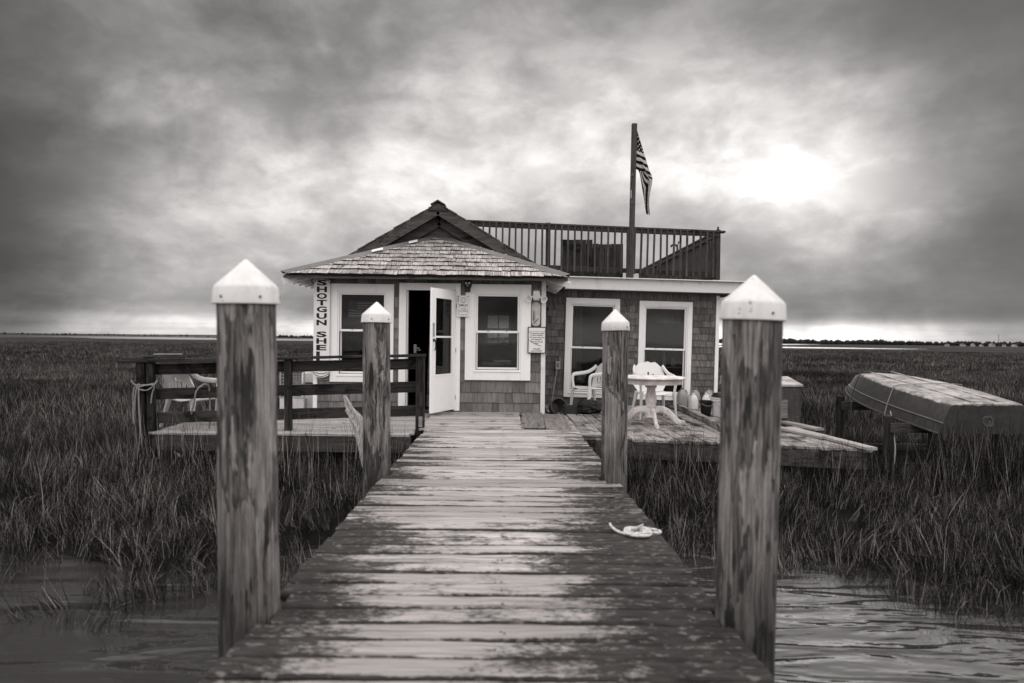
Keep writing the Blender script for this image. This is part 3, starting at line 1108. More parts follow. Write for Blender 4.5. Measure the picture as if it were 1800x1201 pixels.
sides.box((FX1 - WT / 2, (FY + 13.55) / 2 + .06, 1.15), (WT, 13.55 - FY - .12, 2.54))
sides.build('side_wall', M_WSH, cot)
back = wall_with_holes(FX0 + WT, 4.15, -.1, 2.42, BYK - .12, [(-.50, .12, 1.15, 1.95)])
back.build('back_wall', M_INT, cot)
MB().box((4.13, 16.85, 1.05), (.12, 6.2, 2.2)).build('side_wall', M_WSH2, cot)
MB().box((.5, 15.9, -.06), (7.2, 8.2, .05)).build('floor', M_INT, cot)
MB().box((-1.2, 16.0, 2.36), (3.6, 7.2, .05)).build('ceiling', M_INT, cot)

# siding shingles, every one its own piece
SH = []
for i in range(4):
    rg = random.Random(i)
    mb = MB()
    j = [rg.uniform(-.012, .012) for _ in range(4)]
    # unit width 1 in x, height 1 in z measured down from the top, butt thick
    vs = [(0, 0, 0), (1, 0, 0), (1, -.016, -1 + j[0] * .6), (0, -.016, -1 + j[1] * .6), (0, .004, 0), (1, .004, 0), (1, .004, -1 + j[0] * .6), (0, .004, -1 + j[1] * .6)]
    mb.add(vs, [(0, 3, 2, 1), (4, 5, 6, 7), (3, 7, 6, 2), (0, 4, 7, 3), (1, 2, 6, 5), (0, 1, 5, 4)])
    SH.append(mb)
SHM = {}


def sh_mesh(i, mat, h):
    key = (i, mat.name, round(h, 3))
    if key not in SHM:
        mb = MB()
        mb.v = [(x, y, z * h) for x, y, z in SH[i].v]
        mb.f = list(SH[i].f)
        SHM[key] = mb.mesh('shingle', mat)
    return SHM[key]


def side_rows(x0, x1, z0, z1, exp, y, mat, parent, blocked, wmin, wmax, tilt=False):
    z = z1
    while z > z0 + .02:
        h = min(exp, z - z0)
        spans = [(x0, x1)]
        zc = z - h / 2
        for b in blocked:
            if b[2] < zc < b[3]:
                ns = []
                for a, c in spans:
                    if b[1] <= a or b[0] >= c:
                        ns.append((a, c))
                    else:
                        if b[0] > a:
                            ns.append((a, b[0]))
                        if b[1] < c:
                            ns.append((b[1], c))
                spans = ns
        for a, c in spans:
            x = a
            while x < c - .004:
                w = rng.uniform(wmin, wmax)
                if c - (x + w) < wmin * .5:
                    w = c - x
                me = sh_mesh(rng.randrange(4), mat, h * 1.02)
                p = (x + .0015, y - .002 - rng.uniform(0, .003), z + rng.uniform(-.003, .003))
                if tilt:
                    p = wing_pt(*p)
                link('shingle', me, parent, p, (0, (TILT if tilt else 0) + rng.uniform(-.008, .008), 0), (w - .004, 1, 1))
                x += w
        z -= exp


side_rows(-3.17, .615, -.03, 2.31, .178, FY, M_WSH, wall_f, [WL[0], WR[0], DR[0]], .12, .24)
side_rows(.70, 4.185, -.08, 2.22, .131, 13.60, M_WSH2, wall_w, [W1[0], W2[0]], .10, .22, True)

# corner boards, friezes
MB().box((.657, FY - .013, 1.13), (.075, .03, 2.30), b=.003).build('corner_board', M_FLAKE, cot)
MB().box((-3.205, FY - .013, 1.13), (.07, .03, 2.30), b=.003).build('corner_board', M_TRIM, cot)
wing_build(MB().box((4.215, 13.58, 1.08), (.07, .04, 2.24), b=.003), 'corner_board', M_TRIM)


def casing(mb, o, i, y, th):
    """four boards between outer and inner rectangle"""
    x0, x1, z0, z1 = o
    a0, a1, b0, b1 = i
    mb.box(((x0 + a0) / 2, y, (z0 + z1) / 2), (a0 - x0, th, z1 - z0), b=.003)
    mb.box(((x1 + a1) / 2, y, (z0 + z1) / 2), (x1 - a1, th, z1 - z0), b=.003)
    mb.box(((a0 + a1) / 2, y, (z1 + b1) / 2), (a1 - a0 - .002, th - .003, z1 - b1), b=.003)
    mb.box(((a0 + a1) / 2, y, (z0 + b0) / 2), (a1 - a0 - .002, th - .003, b0 - z0), b=.003)
    return mb


def window(W, y, wing_=False, storm=False, blind=None):
    o, gl, zm = W
    B = (lambda mb, n, m, p: wing_build(mb, n, m, p)) if wing_ else (lambda mb, n, m, p: mb.build(n, m, p))
    x0, x1, z0, z1 = gl
    wd = B(casing(MB(), o, (x0 - .035, x1 + .035, z0 - .035, z1 + .035), y - .022, .05), 'window', M_TRIM, cot)
    B(casing(MB(), (x0 - .034, x1 + .034, z0 - .034, z1 + .034), (x0 - .008, x1 + .008, z0 - .008, z1 + .008), y - .012, .045), 'inner_frame', M_TRIM, wd)
    # sashes
    up = casing(MB(), (x0 - .007, x1 + .007, zm - .018, z1 + .007), (x0 + .022, x1 - .022, zm + .02, z1 - .018), y + .012, .03)
    B(up, 'upper_sash', M_TRIM, wd)
    lo = casing(MB(), (x0 - .007, x1 + .007, z0 - .007, zm + .02), (x0 + .022, x1 - .022, z0 + .035, zm - .012), y + .046, .03)
    B(lo, 'lower_sash', M_STEEL if False else M_TRIM, wd)
    B(MB().box(((x0 + x1) / 2, y + .014, (zm + z1) / 2), (x1 - x0 - .05, .004, z1 - zm - .03)), 'pane', M_GLASS, wd)
    B(MB().box(((x0 + x1) / 2, y + .048, (zm + z0) / 2), (x1 - x0 - .05, .004, zm - z0 - .04)), 'pane', M_GLASS, wd)
    for fx in (.28, .72):
        B(MB().box((x0 + (x1 - x0) * fx, y - .006, zm + .012), (.03, .012, .012), b=.003), 'latch', M_STEEL, wd)
    B(MB().box(((x0 + x1) / 2, y - .035, z0 - .03), (x1 - x0 + .08, .05, .022), b=.004), 'sill', M_TRIM, wd)
    return wd


window(WL, FY)
window(WR, FY)
window(W1, 13.60, True)
window(W2, 13.60, True)
# back window frames
for (a, b, c, d_) in ((-.50, .12, 1.15, 1.95),):
    wb = casing(MB(), (a - .06, b + .06, c - .06, d_ + .06), (a, b, c, d_), BYK - .14, .04).build('back_window', M_TRIM, cot)
    MB().box(((a + b) / 2, BYK - .06, (c + d_) / 2), (b - a, .03, .04)).build('meeting_rail', M_TRIM, wb)
    MB().box(((a + b) / 2, BYK - .06, (c + d_) / 2 + .02), (.03, .032, d_ - c)).build('muntin', M_TRIM, wb)
    MB().box(((a + b) / 2, BYK - .03, (c + d_) / 2), (b - a, .004, d_ - c)).build('pane', M_DIMGLASS, wb)

# doorway casing and open storm door
x0, x1, z0, z1 = DR[0]
a0, a1, b0, b1 = DR[1]
dc = MB()
dc.box(((x0 + a0) / 2, FY - .02, (z0 + z1) / 2), (a0 - x0, .05, z1 - z0), b=.003)
dc.box(((x1 + a1) / 2, FY - .02, (z0 + z1) / 2), (x1 - a1, .05, z1 - z0), b=.003)
dc.box(((a0 + a1) / 2, FY - .02, (z1 + b1) / 2), (a1 - a0 - .002, .047, z1 - b1), b=.003)
dfr = dc.build('door_casing', M_TRIM, cot)
MB().box(((a0 + a1) / 2, FY + .03, .015), (a1 - a0, .16, .03)).build('threshold', M_BEAM, dfr)
for xx in (a0 + .012, a1 - .012):
    MB().box((xx, FY + .06, 1.05), (.024, .1, 2.03)).build('jamb', M_TRIM, dfr)
DA = R(66)
DW, DH = .80, 2.0
door = link('storm_door', None, cot) if False else None
# leaf built with the hinge at x=0, free edge at -x
lf = MB()
lf.box((-.05, 0, DH / 2), (.10, .035, DH), b=.003)
lf.box((-DW + .05, 0, DH / 2), (.10, .035, DH), b=.003)
lf.box((-DW / 2, 0, DH - .07), (DW - .202, .034, .14), b=.003)
lf.box((-DW / 2, 0, .30), (DW - .202, .030, .60), b=.003)
leaf = lf.build('storm_door', M_TRIM, cot, (a1 - .005, FY - .05, .06), (0, 0, DA))
casing(MB(), (-DW + .098, -.098, .58, DH - .13), (-DW + .125, -.125, .61, DH - .155), 0, .045).build('glazing_frame', M_TRIM, leaf)
MB().box((-DW / 2, 0, 1.22), (DW - .25, .03, .03), b=.004).build('meeting_rail', M_TRIM, leaf)
MB().box((-DW / 2, 0, .915), (DW - .24, .004, .60)).build('pane', M_GLASS, leaf)
MB().box((-DW / 2, 0, 1.53), (DW - .24, .004, .62)).build('pane', M_GLASS, leaf)
MB().box((-DW + .055, .022, 1.33), (.05, .008, .22), b=.002).build('push_plate', M_STEEL, leaf)
MB().box((-DW + .055, -.022, 1.33), (.05, .008, .22), b=.002).build('push_plate', M_STEEL, leaf)
for s in (-1, 1):
    h = MB().tube(spline([(-DW + .055, s * .02, 1.17), (-DW + .055, s * .05, 1.165), (-DW + .058, s * .055, 1.10), (-DW + .066, s * .05, 1.04), (-DW + .05, s * .045, 1.0)], 5), .008, 6)
    h.box((-DW + .055, s * .024, 1.165), (.035, .02, .05), b=.004)
    h.build('handle', M_BLACK, leaf)
for zz in (.2, 1.0, 1.75):
    MB().tube([(.006, -.02, zz - .04), (.006, -.02, zz + .04)], .007, 6).build('hinge', M_STEEL, leaf)
# a little of the room behind the door
it = thing('inner_post', 'pale timber post standing inside the dark doorway', 'post', (-1.36, 12.6, 0))
MB().box((0, 0, 1.15), (.06, .09, 2.3), (0, .03, 0), b=.004).build('timber', M_LUMB, it)
it = thing('inner_cabinet', 'dim cabinet with pale edge deep inside the doorway', 'cabinet', (-1.02, 13.4, 0))
MB().box((0, 0, .5), (.8, .45, 1.0), b=.01).build('carcass', M_INT, it)
MB().box((0, 0, 1.015), (.86, .5, .03), b=.005).build('top', M_LUMB, it)

# things seen dimly through the panes
def curtain(label, x0, x1, z0, z1, y, mat):
    fn = lambda u, v: (x0 + (x1 - x0) * u, y + .025 * math.sin(u * 30) + .012 * math.sin(u * 13 + 1), z1 + (z0 - z1) * v + .01 * math.sin(u * 17) * v)
    o = MB().panel(fn, 40, 6, None, .004).build('curtain', mat, None, smooth=True)
    return tag(o, label, 'curtain')


M_CURT = plain('grey_curtain_cloth', 0.22, 0.9, 0.6, 0.15, 8, 0.05)
curtain('dim curtain drawn aside behind the wing window by the outlet box', 1.31, 1.56, .45, 1.92, 13.80, M_CURT)
curtain('short dim valance across the top of the wing window behind the table', 2.77, 3.57, 1.62, 1.90, 13.82, M_CURT)
sh_ = thing('window_shelf', 'plank shelf seen through the wing window behind the table', 'shelf', (3.17, 13.95, 0))
MB().box((0, 0, .72), (.86, .22, .025), b=.004).build('board', M_LUMB, sh_)
MB().box((0, 0, .36), (.78, .18, .70), b=.004).build('cupboard', M_INT, sh_)
for i_, (bx_, bh_, bl_) in enumerate(((-.30, .26, 'tall bottle on the window shelf, leftmost'), (-.12, .20, 'squat bottle on the window shelf, second from its left end'),
                                      (.10, .30, 'tallest bottle on the window shelf'), (.28, .18, 'small bottle on the window shelf, rightmost'))):
    b_ = thing('shelf_bottle', bl_, 'bottle', (3.17 + bx_, 13.93, .735), (0, 0, 0), 'bottles on the window shelf')
    MB().lathe([(.035, 0), (.04, .01), (.04, bh_ * .6), (.015, bh_ * .78), (.014, bh_)], 14).build('body', M_JUGC, b_, smooth=True)
    MB().lathe([(.017, bh_), (.017, bh_ + .02)], 10).build('cap', M_BLACK, b_)
st_ = thing('inner_stool', 'dim boxy seat with pale papers behind the porch window by the notice', 'stool', (-.10, 12.15, 0))
MB().box((0, 0, .82), (.62, .35, .05), b=.006).build('seat', M_LUMB, st_)
for dx_ in (-.27, .27):
    for dy_ in (-.13, .13):
        MB().box((dx_, dy_, .4), (.05, .05, .80), b=.004).build('leg', M_INT, st_)
MB().box((.05, -.05, .865), (.28, .2, .03), (0, 0, .3), b=.003).build('papers', M_SIGN, st_)

# ---- roofs
AX, AY, AZ = -1.235, 12.55, 3.10               # hip apex
EX0, EX1, EY, EZ = -3.63, 1.03, 11.18, 2.275   # front eave
RX, RZ_, RY = -1.215, 3.66, 12.18              # main ridge, front overhang edge
hip = MB()
t_ = .03
hip.add([(EX0, EY, EZ), (EX1, EY, EZ), (AX, AY, AZ), (EX0, 12.75, EZ), (EX1, 12.75, EZ), (AX, 12.75, AZ)],
        [(0, 1, 2), (0, 2, 5, 3), (1, 4, 5, 2)])
hip.add([(EX0, EY, EZ - t_), (EX1, EY, EZ - t_), (AX, AY, AZ - t_), (EX0, 12.75, EZ - t_), (EX1, 12.75, EZ - t_), (AX, 12.75, AZ - t_)],
        [(0, 2, 1), (0, 3, 5, 2), (1, 2, 5, 4), (0, 1, 4, 3)][:3])
hip_o = hip.build('hip_roof', M_RSH2, cot)
# front courses
ny_, nz_ = AY - EY, AZ - EZ
sl_len = math.hypot(ny_, nz_)
ncr = 10
pitch = math.atan2(nz_, ny_)
RSH = []
for i in range(5):
    rg = random.Random(40 + i)
    mb = MB()
    j = [rg.uniform(-.09, .09) for _ in range(2)]
    tb = rg.uniform(.026, .040)
    vs = [(0, -j[0], 0), (1, -j[1], 0), (1, 1.35, 0), (0, 1.35, 0), (0, -j[0], tb), (1, -j[1], tb * rg.uniform(.7, 1.1)), (1, 1.35, .004), (0, 1.35, .004)]
    mb.add(vs, [(0, 3, 2, 1), (4, 5, 6, 7), (0, 1, 5, 4), (1, 2, 6, 5), (2, 3, 7, 6), (3, 0, 4, 7)])
    mb.v = [(x, y * sl_len / ncr, z) for x, y, z in mb.v]
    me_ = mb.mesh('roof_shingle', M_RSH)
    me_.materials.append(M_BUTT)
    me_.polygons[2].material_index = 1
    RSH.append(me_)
for c in range(ncr):
    f0 = c / ncr
    fm = (c + .45) / ncr
    xa, xb = EX0 + (AX - EX0) * fm, EX1 + (AX - EX1) * fm
    if c == 0:
        f0 = -.02
    y0, zz0 = EY + ny_ * f0, EZ + nz_ * f0
    x = xa + rng.uniform(0, .05)
    while x < xb - .03:
        w = rng.uniform(.11, .23)
        w = min(w, xb - x)
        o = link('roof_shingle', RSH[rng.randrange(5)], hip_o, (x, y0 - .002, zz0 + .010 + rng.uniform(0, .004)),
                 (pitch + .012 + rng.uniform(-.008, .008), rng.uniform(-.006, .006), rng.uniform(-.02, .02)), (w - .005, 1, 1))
        x += w
# hip flashing: folded metal along each hip, a bit irregular
for sx, ex in ((-1, EX0), (1, EX1)):
    P = [Vector((ex, EY - .03, EZ + .03)).lerp(Vector((AX, AY, AZ + .03)), u) for u in np.linspace(-.01, 1, 9)]
    mb = MB()
    for i, p in enumerate(P):
        wv_ = .11 + rng.uniform(-.012, .012)
        up = .012 + rng.uniform(-.004, .006)
        a = p + Vector((-sx * wv_ * 1.25, 0, .012))
        a.z = EZ + .028 + nz_ * (a.y - EY) / ny_ + .012
        b = p + Vector((0, 0, up + .02))
        c = p + Vector((sx * .004, wv_ * 1.1, 0.0))
        c.z = EZ + .02 + (AZ - EZ) * (ex - c.x) / (ex - AX) + .012
        for q in (a, b, c):
            mb.v.append(tuple(q))
        for q in (c, b, a):
            mb.v.append((q.x, q.y, q.z - .008))
    for i in range(len(P) - 1):
        for k in range(6):
            k2 = (k + 1) % 6
            f = (i * 6 + k, i * 6 + k2, (i + 1) * 6 + k2, (i + 1) * 6 + k)
            mb.f.append(f)
    mb.f.append((0, 1, 2, 3, 4, 5))
    mb.f.append(tuple((len(P) - 1) * 6 + k for k in range(6))[::-1])
    mb.build('hip_flashing', M_FLASH, hip_o)
# loose pale patches of torn flashing on the left hip
for u, w in ((.56, .20), (.80, .16)):
    p = Vector((EX0, EY, EZ)).lerp(Vector((AX, AY, AZ)), u)
    MB().box((p.x + .06, p.y - .06, p.z + .045), (w, .09, .006), (pitch, -.25, .1)).build('flashing_patch', M_FASC, hip_o)
# eave edge: drip board and rafter tails
MB().box(((EX0 + EX1) / 2, EY + .02, EZ - .035), (EX1 - EX0 - .01, .022, .045), b=.003).build('eave_board', M_GABLE, hip_o)
for px in (580, 648, 717, 785, 853, 921):
    x = (px - 887) / 1200 * 11.3
    mb = MB().prism([(-.20, .0), (.22, .0), (.22, -.085), (-.12, -.075), (-.20, -.03)], .045, Matrix.Rotation(pitch * .8, 4, 'Y') if False else None)
    mb.v = [(y_, x_, z_) for x_, y_, z_ in mb.v]
    mb.build('rafter_tail', M_FLAKE, hip_o, (x, EY + .24, EZ - .045 + .14), (pitch, 0, 0))
for sx, ex, wx in ((1, EX1, FX1), (-1, EX0, FX0)):
    for yy in (11.62, 11.95, 12.3, 12.65, 13.0, 13.35):
        ln = abs(ex - wx) + .02
        MB().box(((ex + wx) / 2 - sx * .02, yy, EZ - .02), (ln, .045, .10), (0, sx * .33, 0), b=.003).build('rafter_tail', M_FLAKE, hip_o)
    # corner jack along the diagonal
    MB().box(((ex + wx) / 2, (EY + FY) / 2 + .02, EZ - .035), (.05, .66, .10), (pitch * .5, 0, sx * math.atan2(abs(ex - wx), FY - EY)), b=.003).build('rafter_tail', M_FLAKE, hip_o)

# main gable roof
SLP = .605
HW = 2.33
main = MB()
for sx in (-1, 1):
    main.add([(RX, RY, RZ_), (RX, 20.4, RZ_), (RX + sx * HW, 20.4, RZ_ - SLP * HW), (RX + sx * HW, 12.62, RZ_ - SLP * HW), (RX + sx * 1.95, RY, RZ_ - SLP * 1.95),
              (RX, RY, RZ_ - .035), (RX, 20.4, RZ_ - .035), (RX + sx * HW, 20.4, RZ_ - SLP * HW - .035), (RX + sx * HW, 12.62, RZ_ - SLP * HW - .035), (RX + sx * 1.95, RY, RZ_ - SLP * 1.95 - .035)],
             [(0, 1, 2, 3, 4), (9, 8, 7, 6, 5), (0, 4, 9, 5), (3, 2, 7, 8), (4, 3, 8, 9)])
main_o = main.build('main_roof', M_RSH2, cot)
ang = math.atan(SLP)
co, si = math.cos(ang), math.sin(ang)
mb = MB()
for sx in (-1, 1):
    nc = 15
    L_ = HW / co
    for c in range(nc):
        s0 = L_ - c * L_ / nc
        y = RY - .02 + rng.uniform(-.03, .02)
        while y < 20.3:
            w = rng.uniform(.10, .24)
            s1 = max(s0 - L_ / nc * 1.4, .0)
            sb = s0 + .012 + rng.uniform(-.015, .015)
            th = .022
            def P_(s, up, yy):
                return (RX + sx * (s * co + up * si), yy, RZ_ - s * si + up * co)
            if not (y < 12.55 and s0 > 1.95 / co):
                vs = [P_(sb, .002, y), P_(sb, .002, y + w - .006), P_(s1, .002, y + w - .006), P_(s1, .002, y),
                      P_(sb, th, y), P_(sb, th, y + w - .006), P_(s1, .006, y + w - .006), P_(s1, .006, y)]
                mb.add(vs, [(0, 3, 2, 1), (4, 5, 6, 7), (0, 1, 5, 4), (1, 2, 6, 5), (2, 3, 7, 6), (3, 0, 4, 7)])
            y += w
tag(mb.build('roof_shingle_courses', M_RSH2, main_o), kind='stuff')
# ridge cap
mb = MB()
for sx in (-1, 1):
    mb.box((RX + sx * .065, 16.2, RZ_ + .012), (.15, 8.15, .018), (0, sx * ang, 0))
mb.build('ridge_cap', M_RSH2, main_o)
# rake boards, inner rafters and gable wall
for sx in (-1, 1):
    ln = 1.98 / co
    MB().box((RX + sx * (ln / 2 * co + .10 * si * 0), RY + .02, RZ_ - ln / 2 * si - .12), (ln, .035, .155), (0, sx * ang, 0), b=.004).build('rake_board', M_GABLE, main_o)
    MB().box((RX + sx * (ln / 2 * co), RY + .27, RZ_ - ln / 2 * si - .27), (ln, .05, .17), (0, sx * ang, 0), b=.004).build('inner_rafter', M_GABLE, main_o)
MB().prism([(RX - .17, RZ_ - .13), (RX + .17, RZ_ - .13), (RX, RZ_ - .03)], .03, Matrix.Translation((0, RY - .008, 0))).build('peak_plate', M_RRAIL, main_o)
MB().prism([(RX - 2.0, RZ_ - 1.25), (RX + 2.0, RZ_ - 1.25), (RX, RZ_ - .05)], .05, Matrix.Translation((0, RY + .36, 0))).build('gable_wall', M_GABLE, main_o)

# wing flat roof + fascia
wing_build(MB().box((2.6, 17.05, 2.39), (3.95, 7.65, .06)), 'wing_roof', M_BEAM)
wing_build(MB().box((2.58, 13.22, 2.34), (4.02, .04, .23), b=.004), 'fascia', M_FASC)
wing_build(MB().box((4.575, 17.05, 2.34), (.035, 7.6, .22), b=.004), 'fascia', M_FASC)
wing_build(MB().box((2.6, 13.18, 2.452), (4.08, .13, .018), b=.003), 'drip_edge', M_FASC)
wing_build(MB().box((2.6, 13.42, 2.25), (3.9, .34, .02)), 'soffit', M_FASC)

# ---- rooftop railing
rr = thing('rooftop_railing', 'brown wooden baluster railing round the flat roof deck', 'railing', (0, 0, 0))
RT = TILT + .012


def rl_pt(x, z):
    dx = x - 4.2
    return (x, z - dx * RT)


def zr(x):
    return -(x - 4.2) * RT


xa, xb = -.75, 4.20
yr = 13.38
cx = (xa + xb) / 2
ln = (xb - xa) / math.cos(RT)
MB().box((cx + .03, yr, 3.43 + zr(cx) - .02), (ln + .14, .14, .038), (0, RT, 0), b=.005).build('top_rail', M_RRAIL, rr)
MB().box((cx, yr - .03, 3.36 + zr(cx) - .005), (ln, .038, .09), (0, RT, 0), b=.004).build('upper_rail', M_RRAIL, rr)
MB().box((cx, yr + .004, 2.575 + zr(cx)), (ln, .038, .09), (0, RT, 0), b=.004).build('bottom_rail', M_RRAIL, rr)
bal = {}
for i in range(4):
    rg = random.Random(70 + i)
    bal[i] = MB().box((0, 0, 0), (.036 + rg.uniform(-.002, .003), .036, .90 + rg.uniform(-.02, .02)), b=.004).mesh('baluster', M_RRAILZ)
x = xa + .04
while x < xb - .06:
    link('baluster', bal[rng.randrange(4)], rr, (x, yr - .066, 2.95 + zr(x)), (rng.uniform(-.01, .01), rng.uniform(-.012, .012) + .012, 0))
    x += .129 + rng.uniform(-.006, .006)
for x in (.83, 4.17):
    MB().box((x, yr + .02, 2.96 + zr(x)), (.09, .09, .98), b=.005).build('post', M_RRAILZ, rr)
MB().lathe([(.0, 0), (.02, .0), (.028, .03), (.016, .05), (.022, .075), (.0, .09)], 10, Matrix.Translation((4.17, yr, 3.43))).build('post_knob', M_BLACK, rr)
# side run going back along the right edge
ys0, ys1 = 13.45, 21.0
MB().box((4.19, (ys0 + ys1) / 2, 3.42), (.14, ys1 - ys0, .038), b=.005).build('top_rail', M_RRAIL, rr)
MB().box((4.16, (ys0 + ys1) / 2, 3.36), (.038, ys1 - ys0, .09), b=.004).build('upper_rail', M_RRAIL, rr)
MB().box((4.16, (ys0 + ys1) / 2, 2.575), (.038, ys1 - ys0, .09), b=.004).build('bottom_rail', M_RRAIL, rr)
y = ys0 + .1
while y < ys1:
    link('baluster', bal[rng.randrange(4)], rr, (4.205, y, 2.95), (rng.uniform(-.01, .01), rng.uniform(-.01, .01), 0))
    y += .132
for y in (15.9, 18.4, 20.95):
    MB().box((4.15, y, 2.92), (.09, .09, .98), b=.005).build('post', M_RRAILZ, rr)
sp = thing('rail_spigot', 'small dark spigot perched on the receding side rail of the roof deck', 'spigot', (4.18, 16.6, 3.44))
MB().tube(spline([(0, 0, 0), (0, 0, .12), (-.05, 0, .16), (-.13, 0, .15), (-.15, 0, .11)], 4), .025, 8).build('body', M_BLACK, sp)
MB().tube([(0, 0, .14), (.04, 0, .23)], .014, 6).build('stem', M_BLACK, sp)
MB().lathe([(.0, -.01), (.04, -.008), (.04, .008), (.0, .01)], 10, Matrix.Translation((.04, 0, .24))).build('knob', M_STEEL, sp)

# planked box on the roof deck
rb = thing('planked_box', 'dark planked box standing behind the rooftop balusters', 'box', (1.2, 14.6, 2.42))
x = 0
i = 0
while x < 1.30:
    w = .128
    h = .985 if x < .66 else .90
    me = plank_mesh('plank', h, w, .022, rng, M_RAIL, 3, .001, .001, .003)
    link('plank', me, rb, (x + w / 2, 0, h / 2), (math.pi / 2, -math.pi / 2, 0))
    x += w + .004
MB().box((.33, .28, .45), (.62, .5, .9)).build('carcass', M_RAIL, rb)
MB().box((.98, .28, .41), (.62, .5, .82)).build('carcass', M_RAIL, rb)
MB().box((.66, -.035, .12), (1.3, .03, .09), b=.003).build('batten', M_RAIL, rb)

# flagpole + flag
fp = thing('flagpole', 'square timber flagpole rising from the rooftop railing', 'flagpole', (2.445, 13.30, 2.42))
MB().box((.018, 0, 1.53), (.098, .088, 3.07), (0, .012, 0), b=.006).build('pole', M_RRAILZ, fp)
MB().box((-.065, .0, .5), (.04, .088, 1.0), b=.004).build('brace', M_RRAILZ, fp)
for zz in (1.52, 2.06):
    MB().box((0, -.05, zz), (.05, .012, .06), b=.003).build('bracket', M_DARKM, fp)
MB().box((-.02, -.05, 1.68), (.02, .012, .16), b=.003).build('cleat', M_STEEL, fp)


def flag(name, label, top, bot, Y0, folds, mat, nu=48, nv=26, comp=0.0):
    T = spline([(x, 0, z) for x, z in top], 24)
    B = spline([(x, 0, z) for x, z in bot], 24)
    mb = MB()
    uvs = []
    for i in range(nu + 1):
        u = i / nu
        a = T[min(int(u * (len(T) - 1)), len(T) - 1)]
        fa = u * (len(T) - 1) - int(u * (len(T) - 1))
        if int(u * (len(T) - 1)) + 1 < len(T):
            a = a.lerp(T[int(u * (len(T) - 1)) + 1], fa)
        b = B[min(int(u * (len(B) - 1)), len(B) - 1)]
        fb = u * (len(B) - 1) - int(u * (len(B) - 1))
        if int(u * (len(B) - 1)) + 1 < len(B):
            b = b.lerp(B[int(u * (len(B) - 1)) + 1], fb)
        for j in range(nv + 1):
            v = j / nv
            p = a.lerp(b, v)
            amp = folds * min(1, u * 2.2)
            yy = amp * math.sin(v * 8 + u * 2.5) + amp * .5 * math.sin(v * 17 + 1 + u * 4)
            xx = amp * .22 * math.sin(v * 9 + 1.3 + u * 3)
            mb.v.append((p.x + xx, Y0 + yy, p.z))
            kk = max(0.0, min(1.0, (u - .38) / .2)) * comp
            vu = (top[0][1] - p.z - .36 * (p.x - top[0][0])) / .79      # hoist half hangs from the pole, fly half is folded under it
            if comp and vu < 1.0:
                uvs.append((max(0.0, (p.x - top[0][0]) / .85), max(0.0, vu)))
            else:
                uvs.append((max(u, .45) if comp else u, v * (1 - kk) + kk))
    for i in range(nu):
        for j in range(nv):
            a = i * (nv + 1) + j
            mb.f.append((a, a + nv + 1, a + nv + 2, a + 1))
    me = mb.mesh(name, mat, True)
    uvl = me.uv_layers.new(name='UVMap')
    for lp_ in me.loops:
        uvl.data[lp_.index].uv = uvs[lp_.vertex_index]
    return tag(link(name, me), label, 'flag')


pz = lambda px, py: ((px - 887) / 1200 * 13.28, 1.25 - (py - 597 - (px - 900) * .0115) / 1200 * 13.28)
flag('flag', 'drooping stars and stripes flag on the timber flagpole',
     [pz(*p) for p in ((1115, 226), (1122, 248), (1130, 272), (1138, 296), (1144.5, 313), (1141, 338), (1139.5, 355), (1141, 379))],
     [pz(*p) for p in ((1114.5, 297), (1119, 299), (1122.5, 306), (1125, 318), (1127, 332), (1129, 346), (1131, 360), (1133, 374))],
     13.28, .045, M_FLAG, nu=110, nv=30, comp=.52)
wz = lambda x, z: (x, z)
flag('window_flag', 'faded stars and stripes flag hanging behind the porch window', [(-2.70, 1.885), (-2.5, 1.88), (-2.22, 1.885)], [(-2.70, 1.60), (-2.5, 1.595), (-2.22, 1.60)], 11.80, .006, M_FLAG2)


# ------------------------------------------------------------------ lettering helper
def text_mb(s, size, M, depth=0.002, xs=1.0, bold=0.012):
    cu = bpy.data.curves.new('tmp', 'FONT')
    cu.body = s
    cu.size = size
    cu.align_x = 'CENTER'
    cu.align_y = 'CENTER'
    cu.extrude = depth / 2
    cu.offset = size * bold
    cu.resolution_u = 3
    ob = bpy.data.objects.new('tmp', cu)
    COL.objects.link(ob)
    bpy.context.view_layer.update()
    me = bpy.data.meshes.new_from_object(ob.evaluated_get(bpy.context.evaluated_depsgraph_get()))
    mb = MB()
    # font plane XY -> facade plane XZ, facing -Y
    mb.v = [tuple(M @ Vector((v.co.x * xs, -v.co.z, v.co.y))) for v in me.vertices]
    mb.f = [tuple(p.vertices) for p in me.polygons]
    bpy.data.objects.remove(ob)
    bpy.data.curves.remove(cu)
    bpy.data.meshes.remove(me)
    return mb


def join(*mbs):
    r = MB()
    for m_ in mbs:
        r.add(m_.v, m_.f)
    return r


# tall name board
sg = thing('name_board', 'tall white board with stacked black letters at the cottage corner', 'sign', (-3.085, FY - .085, 0))
w = .135
ol = [(-w, .66), (-w * .8, .60), (-w * .3, .575), (w * .3, .575), (w * .8, .60), (w, .66), (w, 2.16), (w * .95, 2.21), (w * .7, 2.225), (w * .4, 2.26), (-w * .4, 2.26), (-w * .7, 2.225), (-w * .95, 2.21), (-w, 2.16)]
MB().prism(ol, .03).build('board', M_SIGN, sg)
mb = MB()
z = 2.165
for ch in 'SHOTGUN SHELL':
    if ch == ' ':
        z -= .085
        continue
    m_ = text_mb(ch, .125, Matrix.Translation((0, -.0165, z)), .003, 1.0, .035)
    xs_ = [v[0] for v in m_.v]
    wd_ = max(xs_) - min(xs_)
    f = .17 / wd_
    mc = (max(xs_) + min(xs_)) / 2
    m_.v = [((v[0] - mc) * f, v[1], v[2]) for v in m_.v]
    mb.add(m_.v, m_.f)
    z -= .112
mb.build('lettering', M_INK, sg)
